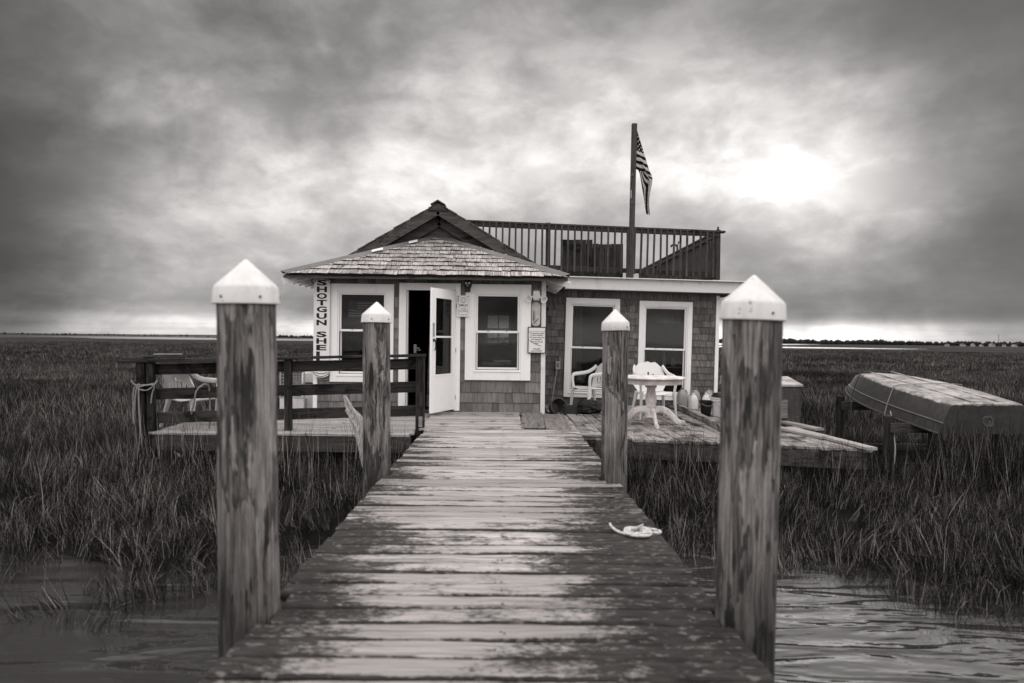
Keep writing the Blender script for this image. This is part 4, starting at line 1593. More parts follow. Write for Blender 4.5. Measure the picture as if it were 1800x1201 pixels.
for s in (1, -1):
    arc = [(-.13, -.014, .665 if s < 0 else 2.17), (-.09, -.014, .615 if s < 0 else 2.215), (0, -.014, .59 if s < 0 else 2.245), (.09, -.014, .615 if s < 0 else 2.215), (.13, -.014, .665 if s < 0 else 2.17)]
    MB().tube(spline(arc, 5), .006, 6).build('border_line', M_INK, sg)
mb = MB()
mb.tube(spline([(-.10, -.016, .665), (-.06, -.016, .645), (0, -.016, .638), (.06, -.016, .645), (.10, -.016, .665)], 5), .006, 6)
mb.build('border_line', M_INK, sg)
for s in (-1, 1):
    MB().tube(spline([(s * .12, -.01, 2.15), (s * .165, -.015, 2.17), (s * .17, -.015, 2.22), (s * .13, -.012, 2.25)], 5), .006, 6).build('scroll_hook', M_BLACK, sg)

# smile sign
ss = thing('smile_sign', 'small white sign with smiley face beside the door', 'sign', (-.705, FY - .075, 1.805))
ol = []
for (cx_, cz_) in ((-.1, .18), (.1, .18), (.1, -.18), (-.1, -.18)):
    ol.append((cx_ + rng.uniform(-.004, .004), cz_))
MB().prism(ol[::-1], .008).build('board', M_SIGN, ss)
casing(MB(), (-.078, .078, -.142, .142), (-.0755, .0755, -.1395, .1395), -.0055, .003).build('border_line', M_INK, ss)
mb = MB()
mb.tube([(.042 * math.cos(a), -.006, .095 + .042 * math.sin(a)) for a in np.linspace(0, 2 * math.pi, 25)], .0028, 5, False)
mb.tube([(.026 * math.cos(a), -.006, .092 + .026 * math.sin(a)) for a in np.linspace(math.pi * 1.15, math.pi * 1.85, 9)], .0025, 5)
for s in (-1, 1):
    mb.lathe([(.006, 0), (.006, .003)], 8, Matrix.Translation((s * .014, -.005, .103)) @ Matrix.Rotation(math.pi / 2, 4, 'X'))
mb.build('smiley', M_INK, ss)
join(text_mb('SMILE!', .052, Matrix.Translation((0, -.0055, .012)), .002), text_mb("YOU'RE", .026, Matrix.Translation((0, -.0055, -.045)), .002),
     text_mb('ON CAMERA', .026, Matrix.Translation((0, -.0055, -.083)), .002)).build('lettering', M_INK, ss)
mb = MB()
for (x, z, w_, h_) in ((-.088, .165, .02, .018), (.082, .165, .016, .016), (-.09, .10, .01, .05), (-.06, .168, .012, .008), (.05, .168, .01, .008),
                       (-.05, -.165, .014, .008), (-.005, -.16, .016, .008), (.045, -.16, .012, .008), (-.088, .13, .008, .03)):
    mb.box((x, -.005, z), (w_, .003, h_), (0, rng.uniform(-.4, .4), 0))
mb.build('rust_spots', M_DARKM, ss)

# notice
ns = thing('notice_sign', 'black framed white notice under the thermometer', 'sign', (.545, FY - .075, 1.245))
casing(MB(), (-.155, .155, -.225, .225), (-.14, .14, -.21, .21), 0, .022).build('frame', M_BLACK, ns)
MB().box((0, .002, 0), (.282, .01, .422)).build('board', M_SIGN, ns)
MB().box((0, -.004, .15), (.27, .002, .004)).build('rule', M_INK, ns)
lines = [('We are too broke', .118, .033), ('to buy anything.', .085, .033), ('We know who we', .046, .033), ('are voting for.', .012, .033), ('We have found', -.028, .033),
         ('ways.', -.058, .03), ('PLEASE', -.150, .036), ('GO AWAY!', -.186, .036)]
join(*[text_mb(s_, sz, Matrix.Translation((0, -.0045, z_)), .002) for s_, z_, sz in lines]).build('lettering', M_INK, ns)
MB().tube(spline([(-.14, -.006, .01), (-.06, -.006, -.05), (.02, -.006, -.085), (.085, -.006, -.10)], 5), .0025, 5).build('crack', M_INK, ns)

# thermometer plaque
th = thing('thermometer', 'rusty rounded thermometer plaque above the black framed notice', 'thermometer', (.525, FY - .05, 1.685))
ol = [(.075 * math.cos(a), (.13 if math.sin(a) >= 0 else -.13) + .075 * math.sin(a)) for a in np.linspace(0, 2 * math.pi, 33)[:-1]]
MB().prism(ol, .014).build('plate', M_THERM, th)
MB().tube([(-.035, -.012, -.11), (-.035, -.012, .05)], .007, 6).build('tube', M_DARKM, th)
MB().tube([(-.04, -.01, -.16), (.05, -.01, -.07)], .005, 5).build('crack', M_BLACK, th)

# twin floodlight
fl = thing('twin_floodlight', 'white twin floodlight fixture above the thermometer', 'floodlight', (.53, FY - .06, 1.985))
MB().box((0, 0, .015), (.115, .08, .17), b=.02).build('housing', M_TRIM, fl, smooth=True)
MB().box((0, -.043, -.01), (.09, .012, .09), b=.008).build('sensor', M_PLAST, fl)
for s, dv in ((-1, (-.55, -.75, -.30)), (1, (.45, -.75, -.45))):
    dv = Vector(dv).normalized()
    q = dv.to_track_quat('Z', 'Y').to_matrix().to_4x4()
    M_ = Matrix.Translation((s * .075, -.02, -.01)) @ q
    lm = MB().lathe([(.018, -.02), (.022, .03), (.028, .05), (.058, .10), (.062, .112), (.055, .112), (.04, .09)], 18, M_, cap=(True, False)).build('lamp', M_TRIM, fl, smooth=True)
    MB().lathe([(.0, .094), (.03, .094), (.052, .104)], 18, M_, cap=(False, False)).build('lens', M_JUG, lm)

# black skull ornament
sk = thing('skull_ornament', 'small black skull ornament with pale eyes under the eave', 'ornament', (-.635, FY - .09, 2.145))
mb = MB().lathe([(.001, .115), (.03, .11), (.055, .09), (.068, .055), (.07, .02), (.06, -.02), (.045, -.045), (.045, -.06), (.047, -.09), (.04, -.10), (.001, -.102)], 20)
mb.build('skull', M_BLACK, sk, smooth=True)
for s in (-1, 1):
    MB().lathe([(.001, 0), (.018, .002), (.018, .008), (.001, .01)], 12, Matrix.Translation((s * .026 + .002, -.062, .045)) @ Matrix.Rotation(math.pi / 2, 4, 'X')).build('eye', M_PLAST, sk)
MB().lathe([(.001, 0), (.014, .002), (.014, .006), (.001, .008)], 10, Matrix.Translation((.002, -.064, .005)) @ Matrix.Rotation(math.pi / 2, 4, 'X')).build('nose', M_STEEL, sk)

# switch box and broom
eb = thing('outlet_box', 'small grey electrical outlet box on the wing wall', 'outlet box', (1.06, 13.55, .745))
MB().box((0, 0, 0), (.095, .06, .165), b=.008).build('box', M_STEEL, eb)
MB().box((.005, -.035, .01), (.045, .012, .08), b=.004).build('cover', M_FLASH, eb)
bp = thing('leaning_pole', 'thin grey pole leaning on the wing wall below the outlet box', 'pole', (.93, 13.38, -.03))
MB().tube([(0, 0, 0), (.11, .13, .72)], .011, 8).build('handle', M_LUMB, bp)
hk = thing('wall_hook', 'small black hook hanging just right of the floodlight', 'hook', (.735, FY + .3, 1.80))
hk.location = (.80, 13.52, 1.95)
MB().tube(spline([(0, 0, .1), (-.02, -.02, 0), (.0, -.03, -.08), (.04, -.03, -.1), (.05, -.02, -.05)], 4), .02, 8).build('hook', M_BLACK, hk)

# ------------------------------------------------------------------ right deck
rng = random.Random(31)
dk = thing('side_deck', 'ragged grey plank deck beside the cottage wing', 'deck')
DZ = -.03
x = .64
while x < 4.40:
    w = rng.uniform(.132, .146)
    yf = (9.5 if x < 1.02 else 9.02 - (x - 1.0) * .235) + rng.uniform(-.03, .03)
    L_ = 13.55 - yf
    me = plank_mesh('deck_board', L_, w, .034, rng, M_DECK, 10, .003, .002, .005, .003)
    link('deck_board', me, dk, (x + w / 2, yf + L_ / 2, DZ + rng.uniform(-.004, .004)), (0, 0, math.pi / 2 + rng.uniform(-.003, .003)))
    x += w + rng.choice([.004, .008, .012])
fa = math.atan2(-.235, 1)
MB().box((2.72, 8.66, DZ - .15), (3.5, .05, .21), (0, 0, fa), b=.005).build('fascia', M_BEAM, dk)
MB().box((4.38, 10.9, DZ - .14), (.05, 5.2, .2)).build('fascia', M_BEAM, dk)
for yy in (9.4, 10.4, 11.4, 12.4):
    MB().box((2.6, yy, DZ - .14), (3.5, .05, .2)).build('joist', M_BEAM, dk)
for (xx, yy) in ((1.15, 9.2), (2.7, 8.85), (4.25, 8.5), (4.25, 11), (4.25, 13)):
    MB().box((xx, yy, -.6), (.1, .1, .9)).build('post', M_BEAM, dk)
me = plank_mesh('edge_board', .62, .10, .03, rng, M_LUMB, 4)
link('edge_board', me, dk, (1.27, 9.03, DZ + .045), (0, 0, -.06))


def lumber(name, label, p0, p1, w, t, mat=None, roll=0.0, group=None):
    p0, p1 = Vector(p0), Vector(p1)
    dv = p1 - p0
    me = plank_mesh(name, dv.length, w, t, rng, mat or M_LUMB, 6, .002, .001, .004)
    o = link(name, me, None, (p0 + p1) / 2)
    o.rotation_euler = Euler((roll, -math.asin(dv.z / dv.length), math.atan2(dv.y, dv.x)), 'XYZ')
    return tag(o, label, 'board', group)


G_ = 'loose boards on the side deck'
lumber('loose_beam', 'long square beam lying across the side deck beside the jugs', (3.32, 13.2, .07), (3.12, 9.7, .07), .09, .09, M_DECK)
lumber('loose_board', 'loose board jutting past the right corner of the side deck', (4.22, 10.0, .012), (4.40, 8.10, .012), .14, .036, None, 0, G_)
lumber('loose_board', 'lower of two stacked boards beside the plywood bin', (3.98, 10.25, .016), (4.26, 9.0, .016), .14, .038, None, 0, G_)
lumber('loose_board', 'upper short board stacked beside the plywood bin', (4.28, 10.4, .055), (4.44, 9.55, .055), .14, .036, None, 0, G_)
lumber('loose_board', 'flat weathered board behind the pedestal table foot', (2.95, 11.4, .0), (3.02, 10.4, .0), .16, .025, M_DECK, 0, G_)
lumber('loose_board', 'short board lying beside the plywood ramp near the door', (1.13, 11.6, .0), (1.16, 10.5, .0), .15, .028, M_LUMB, 0, G_)

# plywood bin
bn_ = thing('plywood_bin', 'paint splattered plywood bin with slanted pale lid at the deck edge', 'bin', (4.05, 10.75, DZ))
MB().box((0, 0, .30), (1.06, .55, .60), b=.005).build('body', M_BIN, bn_)
MB().prism([(-.30, .0), (.30, .0), (.28, .13), (-.30, .03)], 1.1).build('lid', M_BINTOP, bn_, (0, 0, .605), (0, 0, math.pi / 2))
MB().box((.17, -.282, .26), (.30, .012, .28), b=.002).build('patch_panel', M_PLY, bn_)


# ------------------------------------------------------------------ plastic chairs
def fan_chair(name, label, loc, rz, mat, group):
    """moulded garden armchair with a fan back; faces -Y"""
    t = thing(name, label, 'chair', loc, (0, 0, rz), group)
    sw = .25

    def seat(u, v):
        x = (u - .5) * 2 * sw * (1 - .08 * v)
        y = -.24 + .46 * v
        return (x, y, .41 - .03 * v + .012 * math.cos(u * math.pi * 2) - .05 * max(0, .12 - v) / .12 * .6)
    MB().panel(seat, 14, 10, None, .008).build('seat', mat, t, smooth=True)

    def backf(u, v):
        a = (u - .5) * 2
        half = .20 + .095 * math.sin(min(v, .8) / .8 * math.pi / 2)
        top = .86 - .06 * abs(a) ** 2.2 - .16 * abs(a) ** 6 + .008 * math.cos(a * 14)
        z = .40 + (top - .40) * v
        shrink = 1 - .24 * max(0, v - .72) ** 1.2 * 2.2 * abs(a)
        x = a * half * shrink
        y = .22 + .13 * v - .06 * a * a
        return (x, y, z)

    def hole(u, v):
        a = (u - .5) * 2
        if not (.16 < v < .82):
            return False
        for c in (-.62, -.31, 0.0, .31, .62):
            lim = .66 - .22 * abs(c)
            if abs(a - c * (.75 + .35 * v)) < .045 and v < lim:
                return True
        return False
    MB().panel(backf, 44, 20, hole, .009).build('backrest', mat, t, smooth=True)
    for s in (-1, 1):
        arm = spline([(s * .27, -.22, .40), (s * .285, -.235, .55), (s * .29, -.20, .635), (s * .295, -.05, .655), (s * .285, .12, .68), (s * .262, .235, .74), (s * .235, .29, .80)], 6)
        MB().tube(arm, [.034] * len(arm), 8, flat=.55).build('armrest', mat, t, smooth=True)
        fl_ = MB().tube(spline([(s * .262, -.225, .42), (s * .275, -.245, .22), (s * .29, -.265, 0)], 5), [.046, .044, .042, .040, .038, .036, .034, .032, .030, .028, .026], 8, flat=.6)
        fl_.build('leg', mat, t, smooth=True)
        rl_ = MB().tube(spline([(s * .22, .20, .40), (s * .25, .25, .2), (s * .275, .30, 0)], 5), [.046, .044, .042, .040, .038, .036, .034, .032, .030, .028, .026], 8, flat=.6)
        rl_.build('leg', mat, t, smooth=True)
        MB().tube([(s * .25, -.22, .40), (s * .225, .2, .385)], .018, 6).build('seat_rail', mat, t)
    return t


GCH = 'white plastic garden chairs'
fan_chair('plastic_chair', 'white plastic fan back armchair behind the pedestal table', (2.49, 11.35, DZ), .10, M_PLAST, GCH).scale = (1.04, 1, 1.07)
fan_chair('plastic_chair', 'white plastic armchair seen side on beside the near right piling window', (1.63, 12.75, DZ), R(-62), M_PLAST, GCH)
bpy.data.objects[-1]
fan_chair('plastic_chair', 'grubby plastic chair with slotted back behind the fence post', (-4.42, 9.75, DZ), R(158), M_PLASTG, GCH)
fan_chair('plastic_chair', 'white plastic chair mostly hidden behind the creek end piling', (-3.85, 9.95, DZ), R(-60), M_PLAST, GCH)

# ------------------------------------------------------------------ pedestal table
tb = thing('pedestal_table', 'round white pedestal table with chipped top on the side deck', 'table', (2.25, 10.42, DZ), (0, 0, .1))
tb.scale = (1, 1, .965)
MB().lathe([(.46, .730), (.50, .735), (.512, .748), (.505, .762), (.49, .768), (.0, .770)], 48, cap=(True, False)).build('table_top', M_TABLE, tb, smooth=True)
MB().lathe([(.46, .655), (.462, .73)], 40).build('apron', M_APRON, tb, smooth=True)
MB().lathe([(.085, .655), (.085, .63), (.07, .62), (.082, .61), (.082, .595), (.068, .585), (.062, .56), (.075, .48), (.088, .42), (.082, .36), (.066, .32), (.085, .31), (.085, .29), (.072, .28), (.074, .14), (.088, .135), (.088, .12), (.05, .115)][::-1], 28).build('pedestal', M_TABLE, tb, smooth=True)
for a in (0, math.pi / 2, math.pi, -math.pi / 2):
    fo = spline([(.05, 0, .235), (.14, 0, .25), (.24, 0, .215), (.34, 0, .12), (.42, 0, .045), (.49, 0, .03), (.53, 0, .035)], 4)
    rad = [.030 - .006 * (i / (len(fo) - 1)) for i in range(len(fo))]
    mb = MB()
    for p in fo:
        pass
    mb.tube(fo, rad, 8, flat=1.9)
    mb.v = [(x, y, max(z, .004)) for x, y, z in mb.v]
    o = mb.build('foot', M_TABLE, tb, rot=(0, 0, a - .12), smooth=True)


# ------------------------------------------------------------------ jugs, buckets, clutter
def jug(loc, rz, mat, label, h=.30, w=.105):
    t = thing('plastic_jug', label, 'jug', loc, (0, 0, rz), 'plastic jugs by the wing wall')
    s = h / .30
    mb = MB()
    for (hw, z) in ((.070, 0), (.078, .008), (.078, .15), (.070, .20), (.050, .245), (.024, .27), (.022, .28)):
        hw *= s
        z *= s
        n = 20
        o = len(mb.v)
        for k in range(n):
            a = 2 * math.pi * k / n
            c, sn = math.cos(a), math.sin(a)
            q = 4 if hw > .03 else 2
            r = hw / ((abs(c) ** q + abs(sn) ** q) ** (1 / q))
            mb.v.append((r * c, r * sn, z))
        if o:
            for k in range(n):
                k2 = (k + 1) % n
                mb.f.append((o - n + k, o - n + k2, o + k2, o + k))
        else:
            mb.f.append(tuple(range(n))[::-1])
    mb.f.append(tuple(range(len(mb.v) - 20, len(mb.v))))
    mb.build('body', mat, t, smooth=True)
    MB().lathe([(.022 * s, .278 * s), (.024 * s, .282 * s), (.024 * s, .298 * s), (.02 * s, .302 * s)], 14).build('cap', M_PLAST if mat is M_JUG else M_FLASH, t)
    MB().tube(spline([(.03 * s, .02, .265 * s), (.075 * s, .03, .25 * s), (.09 * s, .035, .19 * s), (.078 * s, .03, .14 * s)], 4), .011 * s, 7).build('grip', mat, t, smooth=True)
    return t


jug((3.60, 12.95, DZ), .3, M_JUG, 'white plastic jug in front of the row, left one')
jug((3.86, 13.0, DZ), -.2, M_JUG, 'white plastic jug in front of the row, next to the dark bucket')
jug((3.50, 13.38, DZ), .1, M_JUGC, 'large cloudy jug at the left end of the back row', .37)
jug((3.76, 13.40, DZ), .5, M_JUGC, 'large cloudy jug in the middle of the back row', .36)
jug((4.02, 13.40, DZ), 0, M_JUGC, 'large cloudy jug at the right end of the back row', .36)
bk = thing('bucket', 'dark tapered plastic bucket beside the white jugs', 'bucket', (3.49, 11.75, DZ))
MB().lathe([(.075, 0), (.078, .005), (.10, .215), (.112, .22), (.115, .265), (.106, .265), (.10, .22), (.07, .02), (.0, .02)], 24, cap=(True, False)).build('body', M_BLACK, bk, smooth=True)
MB().tube(spline([(-.11, 0, .235), (-.07, -.1, .20), (0, -.125, .18), (.07, -.1, .20), (.11, 0, .235)], 5), .004, 6).build('handle', M_STEEL, bk)
bk = thing('bucket', 'pale ribbed plastic bucket half hidden by the dark piling', 'bucket', (3.72, 11.7, DZ))
MB().lathe([(.125, 0), (.13, .005), (.142, .26), (.152, .265), (.152, .285), (.145, .288), (.145, .30), (.153, .303), (.153, .325), (.146, .325), (.14, .29), (.12, .02), (.0, .02)], 28, cap=(True, False)).build('body', M_PLAST, bk, smooth=True)
mb = MB().lathe([(.0, .32), (.13, .33), (.10, .40), (.0, .42)], 12, cap=(False, False), wob=lambda a, z: .12 * math.sin(3 * a) + .1 * math.sin(5 * a + z * 20))
mb.build('black_liner', M_BLACK, bk)
MB().tube(spline([(-.15, 0, .28), (-.1, -.14, .2), (0, -.165, .17), (.1, -.14, .2), (.15, 0, .28)], 5), .004, 6).build('handle', M_STEEL, bk)
cpb = thing('bottle_cap', 'small white ball lying beside the loose beam', 'ball', (3.42, 12.6, DZ + .025))
MB().lathe([(.001, -.027), (.02, -.02), (.028, 0), (.02, .02), (.001, .027)], 14).build('shell', M_PLAST, cpb, smooth=True)

# pot, tray and dark bundle by the corner
pt = thing('flower_pot', 'dark round pot tipped on its side at the cottage corner', 'pot', (.92, 11.95, DZ + .105), (R(78), 0, R(20)))
MB().lathe([(.085, -.13), (.10, -.12), (.14, .06), (.152, .065), (.155, .11), (.14, .11), (.125, .06), (.085, -.10), (.0, -.10)], 26, cap=(True, False)).build('body', M_DARKM, pt, smooth=True)
tr = thing('dark_tray', 'square black tray box beside the tipped pot', 'tray', (1.13, 11.62, DZ))
casing(MB(), (-.11, .11, -.09, .09), (-.095, .095, -.075, .075), 0, .17).build('sides', M_BLACK, tr, (0, 0, .085), (math.pi / 2, 0, 0))
MB().box((0, 0, .01), (.2, .16, .02)).build('base', M_BLACK, tr)


def bundle(name, label, loc, rz, dims, seed, mat):
    rg = random.Random(seed)
    mb = MB()
    nu, nv = 36, 18
    for i in range(nu):
        for j in range(nv + 1):
            a, b = 2 * math.pi * i / nu, math.pi * j / nv
            p = Vector((math.cos(a) * math.sin(b), math.sin(a) * math.sin(b), math.cos(b)))
            n = 1 + .35 * mnoise.noise(p * 2.2 + Vector((seed, 0, 0))) + .18 * mnoise.noise(p * 6 + Vector((0, seed, 0)))
            q = Vector((p.x * dims[0], p.y * dims[1], p.z * dims[2])) * n
            mb.v.append((q.x, q.y, max(q.z, -dims[2] * .8)))
    for i in range(nu):
        i2 = (i + 1) % nu
        for j in range(nv):
            mb.f.append((i * (nv + 1) + j, i * (nv + 1) + j + 1, i2 * (nv + 1) + j + 1, i2 * (nv + 1) + j))
    o = mb.build(name, mat, None, (loc[0], loc[1], loc[2] + dims[2] * .8), (0, 0, rz), smooth=True)
    return tag(o, label, name.split('_')[-1])


M_BAG = speckle_mat('crumpled_dark_plastic', 0.015, 0.20)
bundle('crumpled_bag', 'crumpled dark plastic bag below the side-on plastic chair', (1.48, 11.95, DZ), .3, (.26, .16, .13), 4, M_BAG)

# ------------------------------------------------------------------ left deck and railing
rng = random.Random(41)
ld = thing('porch_deck', 'pale plank deck behind the sagging rail fence', 'deck')
yb = 9.02
while yb < 11.55:
    w = rng.uniform(.136, .148)
    me = plank_mesh('deck_board', 3.42, w, .036, rng, M_DECKL, 10, .003, .002, .005, .002)
    link('deck_board', me, ld, (-2.93 + rng.uniform(-.03, .03), yb + w / 2, -.015 + rng.uniform(-.004, .004)))
    yb += w + rng.choice([.004, .007, .01])
MB().box((-2.93, 9.06, -.16), (3.4, .05, .21), b=.004).build('fascia', M_BEAM, ld)
MB().box((-2.93, 11.3, -.16), (3.4, .05, .21)).build('joist', M_BEAM, ld)
for x in (-4.6, -3.0, -1.3):
    MB().box((x, 10.2, -.16), (.05, 2.2, .2)).build('joist', M_BEAM, ld)
    MB().box((x, 10.6, -.65), (.1, .1, .9)).build('post', M_BEAM, ld)

lr = thing('porch_railing', 'dark sagging three rail wooden fence along the porch deck', 'railing')
pL, pR = Vector((-4.80, 9.10, 0)), Vector((-1.16, 9.50, 0))


def rail_pt(f, z0, z1):
    p = pL.lerp(pR, f)
    return Vector((p.x, p.y, z0 + (z1 - z0) * f))


def rail(name, f0, f1, zl, zr_, w, t, dy, flat=False, mat=None, jj=.003):
    a, b = rail_pt(f0, zl, zr_), rail_pt(f1, zl, zr_)
    dv = b - a
    if flat:
        me = plank_mesh(name, dv.length, w, t, rng, mat or M_RAIL, 10, jj, .002, .005)
        ro = Euler((0, -math.asin(dv.z / dv.length), math.atan2(dv.y, dv.x)))
    else:
        me = plank_mesh(name, dv.length, w, t, rng, mat or M_RAIL, 10, jj, .002, .005)
        ro = (Euler((0, -math.asin(dv.z / dv.length), math.atan2(dv.y, dv.x))).to_matrix() @ Matrix.Rotation(math.pi / 2, 3, 'X')).to_euler()
    o = link(name, me, lr, (a + b) / 2 + Vector((0, dy, 0)), ro)
    return o


rail('cap_rail', -.075, .60, .925, 1.035, .15, .038, .0, True)
rail('cap_rail', .601, 1.02, .930, 1.035, .15, .038, .0, True)
for zl, zr_ in ((.792, .895), (.462, .572), (.142, .240)):
    rail('rail', -.01, .515, zl, zr_, .148, .036, .075)
    rail('rail', .517, 1.0, zl, zr_, .148, .036, .075)
for f, z1, w in ((0.0, .90, .10), (.035, .90, .09), (.515, .955, .09), (.995, 1.0, .09)):
    p = pL.lerp(pR, f)
    MB().box((p.x, p.y, (z1 - .75) / 2), (w, .09, z1 + .75), (0, rng.uniform(-.01, .01) + (-.02 if f < .1 else -.012), 0), b=.006).build('post', M_RAILZ, lr)
MB().box((pR.x + .042, pR.y + .005, .5), (.024, .11, 1.0), (0, -.005, 0), b=.003).build('post_face', M_RAILZ, lr)
MB().box((pR.x + .01, pR.y - .06, .40), (.05, .03, .20), b=.003).build('cleat_block', M_RAILZ, lr)
MB().box((pR.x + .01, pR.y - .06, .10), (.05, .03, .14), b=.003).build('cleat_block', M_LUMB, lr)
lt = thing('rail_latch', 'small metal latch bracket on top of the rail fence end', 'latch', (-1.24, 9.48, 1.045))
MB().box((0, 0, .06), (.035, .03, .12), b=.004).build('plate', M_FLASH, lt)
MB().tube([(-.01, 0, .06), (.06, 0, .07)], .012, 8).build('bolt', M_DARKM, lt)
MB().lathe([(.03, 0), (.03, .02)], 10, Matrix.Translation((.05, 0, .035))).build('knob', M_DARKM, lt)
lumber('loose_board', 'dark loose board resting on the left end of the fence cap', (-5.02, 9.07, .955), (-4.22, 9.12, .995), .12, .03, M_RAIL)
lumber('loose_board', 'thin pale batten on top of the loose board on the fence', (-4.62, 9.08, 1.008), (-4.28, 9.10, 1.012), .07, .012, M_LUMB)


def rope(name, label, pts, r, mat, n=10, tw=70):
    P = spline(pts, n)
    o = MB().tube(P, r, 9, True, 3, tw, .16).build(name, mat, None, smooth=True)
    return tag(o, label, 'rope')


# ropes on the fence
yl = 9.02
rope('rope', 'braided rope hanging in a long loop from the left fence post', [(-4.80, yl, .60), (-4.86, yl, .55), (-4.87, yl, .35), (-4.86, yl, .10), (-4.865, yl, .16), (-4.845, yl - .01, .36), (-4.82, yl - .01, .56), (-4.79, yl - .01, .60), (-4.79, yl - .02, .45), (-4.77, yl - .02, .10), (-4.73, yl - .03, -.2), (-4.68, yl - .05, -.48)], .011, M_ROPED, 10)
rope('rope', 'frayed cord tied round the left fence post', [(-4.90, yl, .66), (-4.84, yl - .01, .60), (-4.70, yl - .01, .60), (-4.60, yl + .0, .62), (-4.56, yl, .66), (-4.58, yl - .02, .61), (-4.68, yl - .03, .53), (-4.82, yl - .02, .56), (-4.60, yl - .02, .60), (-4.615, yl - .02, .48), (-4.63, yl - .02, .36)], .008, M_ROPED, 8)
rope('rope', 'grey rope draped over the middle fence rail', [(-4.20, 9.22, .20), (-4.13, 9.14, .35), (-4.08, 9.10, .52), (-4.01, 9.14, .60), (-3.98, 9.24, .575), (-3.99, 9.3, .4), (-4.0, 9.34, .15), (-4.02, 9.36, -.03)], .011, M_ROPED, 10)
rope('rope', 'frayed knotted rope end hanging below the fence rails', [(-4.22, 9.06, .10), (-4.225, 9.04, -.05), (-4.24, 9.04, -.2), (-4.20, 9.03, -.30), (-4.25, 9.03, -.34), (-4.32, 9.03, -.28), (-4.30, 9.03, -.36), (-4.36, 9.02, -.46), (-4.44, 9.02, -.52)], .014, M_ROPED, 9)

# driftwood stake leaning behind the piling
dw = []
P = spline([(-1.62, 6.95, .66), (-1.55, 6.90, .52), (-1.46, 6.84, .40), (-1.37, 6.75, .22), (-1.30, 6.66, .0)], 6)
mb = MB()
mb.tube(P, [.012 + .045 * min(1, i / 10) for i in range(len(P))], 12, True, 5, 4.0, .32)
mb.tube(spline([(-1.60, 6.9, .52), (-1.53, 6.86, .44), (-1.44, 6.8, .30)], 6), [.006 + .02 * i / 12 for i in range(13)], 8, True, 3, 6, .3)
t = thing('driftwood_stake', 'splintered pale driftwood stake leaning against the mottled piling', 'driftwood')
mb.build('stake', wood('bleached_driftwood', 0.10, 0.45, 'Z', 0.3, 0.85, 0.6, 0.1, 1.5), t, smooth=False)

# wire crate and white can by the house corner
wc = thing('wire_trap', 'wire mesh trap standing on the marsh left of the cottage corner', 'trap', (-3.62, 11.9, -.03))
mb = MB()
for i in range(9):
    z = .25 + i * .055
    mb.tube([(-.2, -.2, z), (.2, -.2, z), (.2, .2, z), (-.2, .2, z), (-.2, -.2, z)], .0035, 4)
for i in range(9):
    x = -.2 + i * .05
    mb.tube([(x, -.2, .25), (x, -.2, .69)], .0035, 4)
    mb.tube([(x, .2, .25), (x, .2, .69)], .0035, 4)
mb.build('mesh', M_STEEL, wc)
casing(MB(), (-.215, .215, .23, .71), (-.19, .19, .255, .685), -.2, .02).build('frame', M_STEEL, wc)
MB().box((0, 0, .1), (.42, .42, .26), b=.01).build('base_crate', M_PLASTG, wc)
cn = thing('white_can', 'white can with black handle beside the wire trap', 'can', (-3.39, 11.95, -.03))
MB().box((0, 0, .34), (.24, .22, .68), b=.03).build('body', M_PLAST, cn, smooth=True)
MB().tube(spline([(-.12, -.06, .40), (-.09, -.11, .47), (0, -.13, .49), (.09, -.11, .48), (.12, -.06, .43)], 5), .012, 8).build('handle', M_BLACK, cn)

# ------------------------------------------------------------------ rope coil and cleat on the dock
cl = thing('dock_cleat', 'small galvanized cleat under the coiled dock rope', 'cleat', (.875, 4.42, 0), (0, 0, .9))
cl.scale = (.8, .8, .8)
for s in (-1, 1):
    MB().box((s * .03, 0, .02), (.02, .025, .04), b=.004).build('foot', M_STEEL, cl)
MB().tube([(-.10, 0, .052), (-.05, 0, .046), (.05, 0, .046), (.10, 0, .052)], [.008, .012, .012, .008], 10).build('horn', M_STEEL, cl, smooth=True)
pts = []
for i in range(120):
    a = i / 120 * 2 * math.pi * 4.2
    r = .030 + .0215 * a / (2 * math.pi)
    pts.append((r * 1.1 * math.cos(a), r * 1.35 * math.sin(a), .012 + .003 * math.sin(a * 3)))
last = pts[-1]
loop = spline([last, (.09, .075, .018), (.155, .06, .016), (.215, .02, .012), (.20, -.035, .012), (.13, -.06, .02), (.04, -.105, .028), (-.06, -.115, .02), (-.14, -.06, .014), (-.19, .03, .012), (-.225, .10, .03), (-.235, .125, .045)], 9)
P = [Vector(p) for p in pts[:-1]] + loop
rp = MB().tube(P, .0105, 9, True, 3, 95, .17).build('coiled_rope', M_ROPE, None, (.875, 4.42, .003), (0, 0, 0), smooth=True)
rp.scale = (.70, .74, .8)
tag(rp, 'white rope coiled flat on the dock beside its edge', 'rope')

# ------------------------------------------------------------------ overturned skiff and rack
bt = thing('overturned_skiff', 'old skiff lying keel up on timber racks in the marsh', 'boat', (6.22, 8.75, .10), (R(7.0), 0, R(3)))
# sections from transom (y=0) to bow (y=2.75): (y, half gunwale, half bottom, gunwale z, bottom z)
secs = [(0, .62, .50, 0, .385), (.06, .625, .51, 0, .40), (.7, .66, .55, .0, .41), (1.4, .65, .53, .0, .41), (2.0, .56, .44, .0, .395), (2.4, .45, .34, .01, .37), (2.62, .37, .25, .03, .32), (2.74, .30, .17, .06, .25), (2.78, .24, .12, .09, .20)]


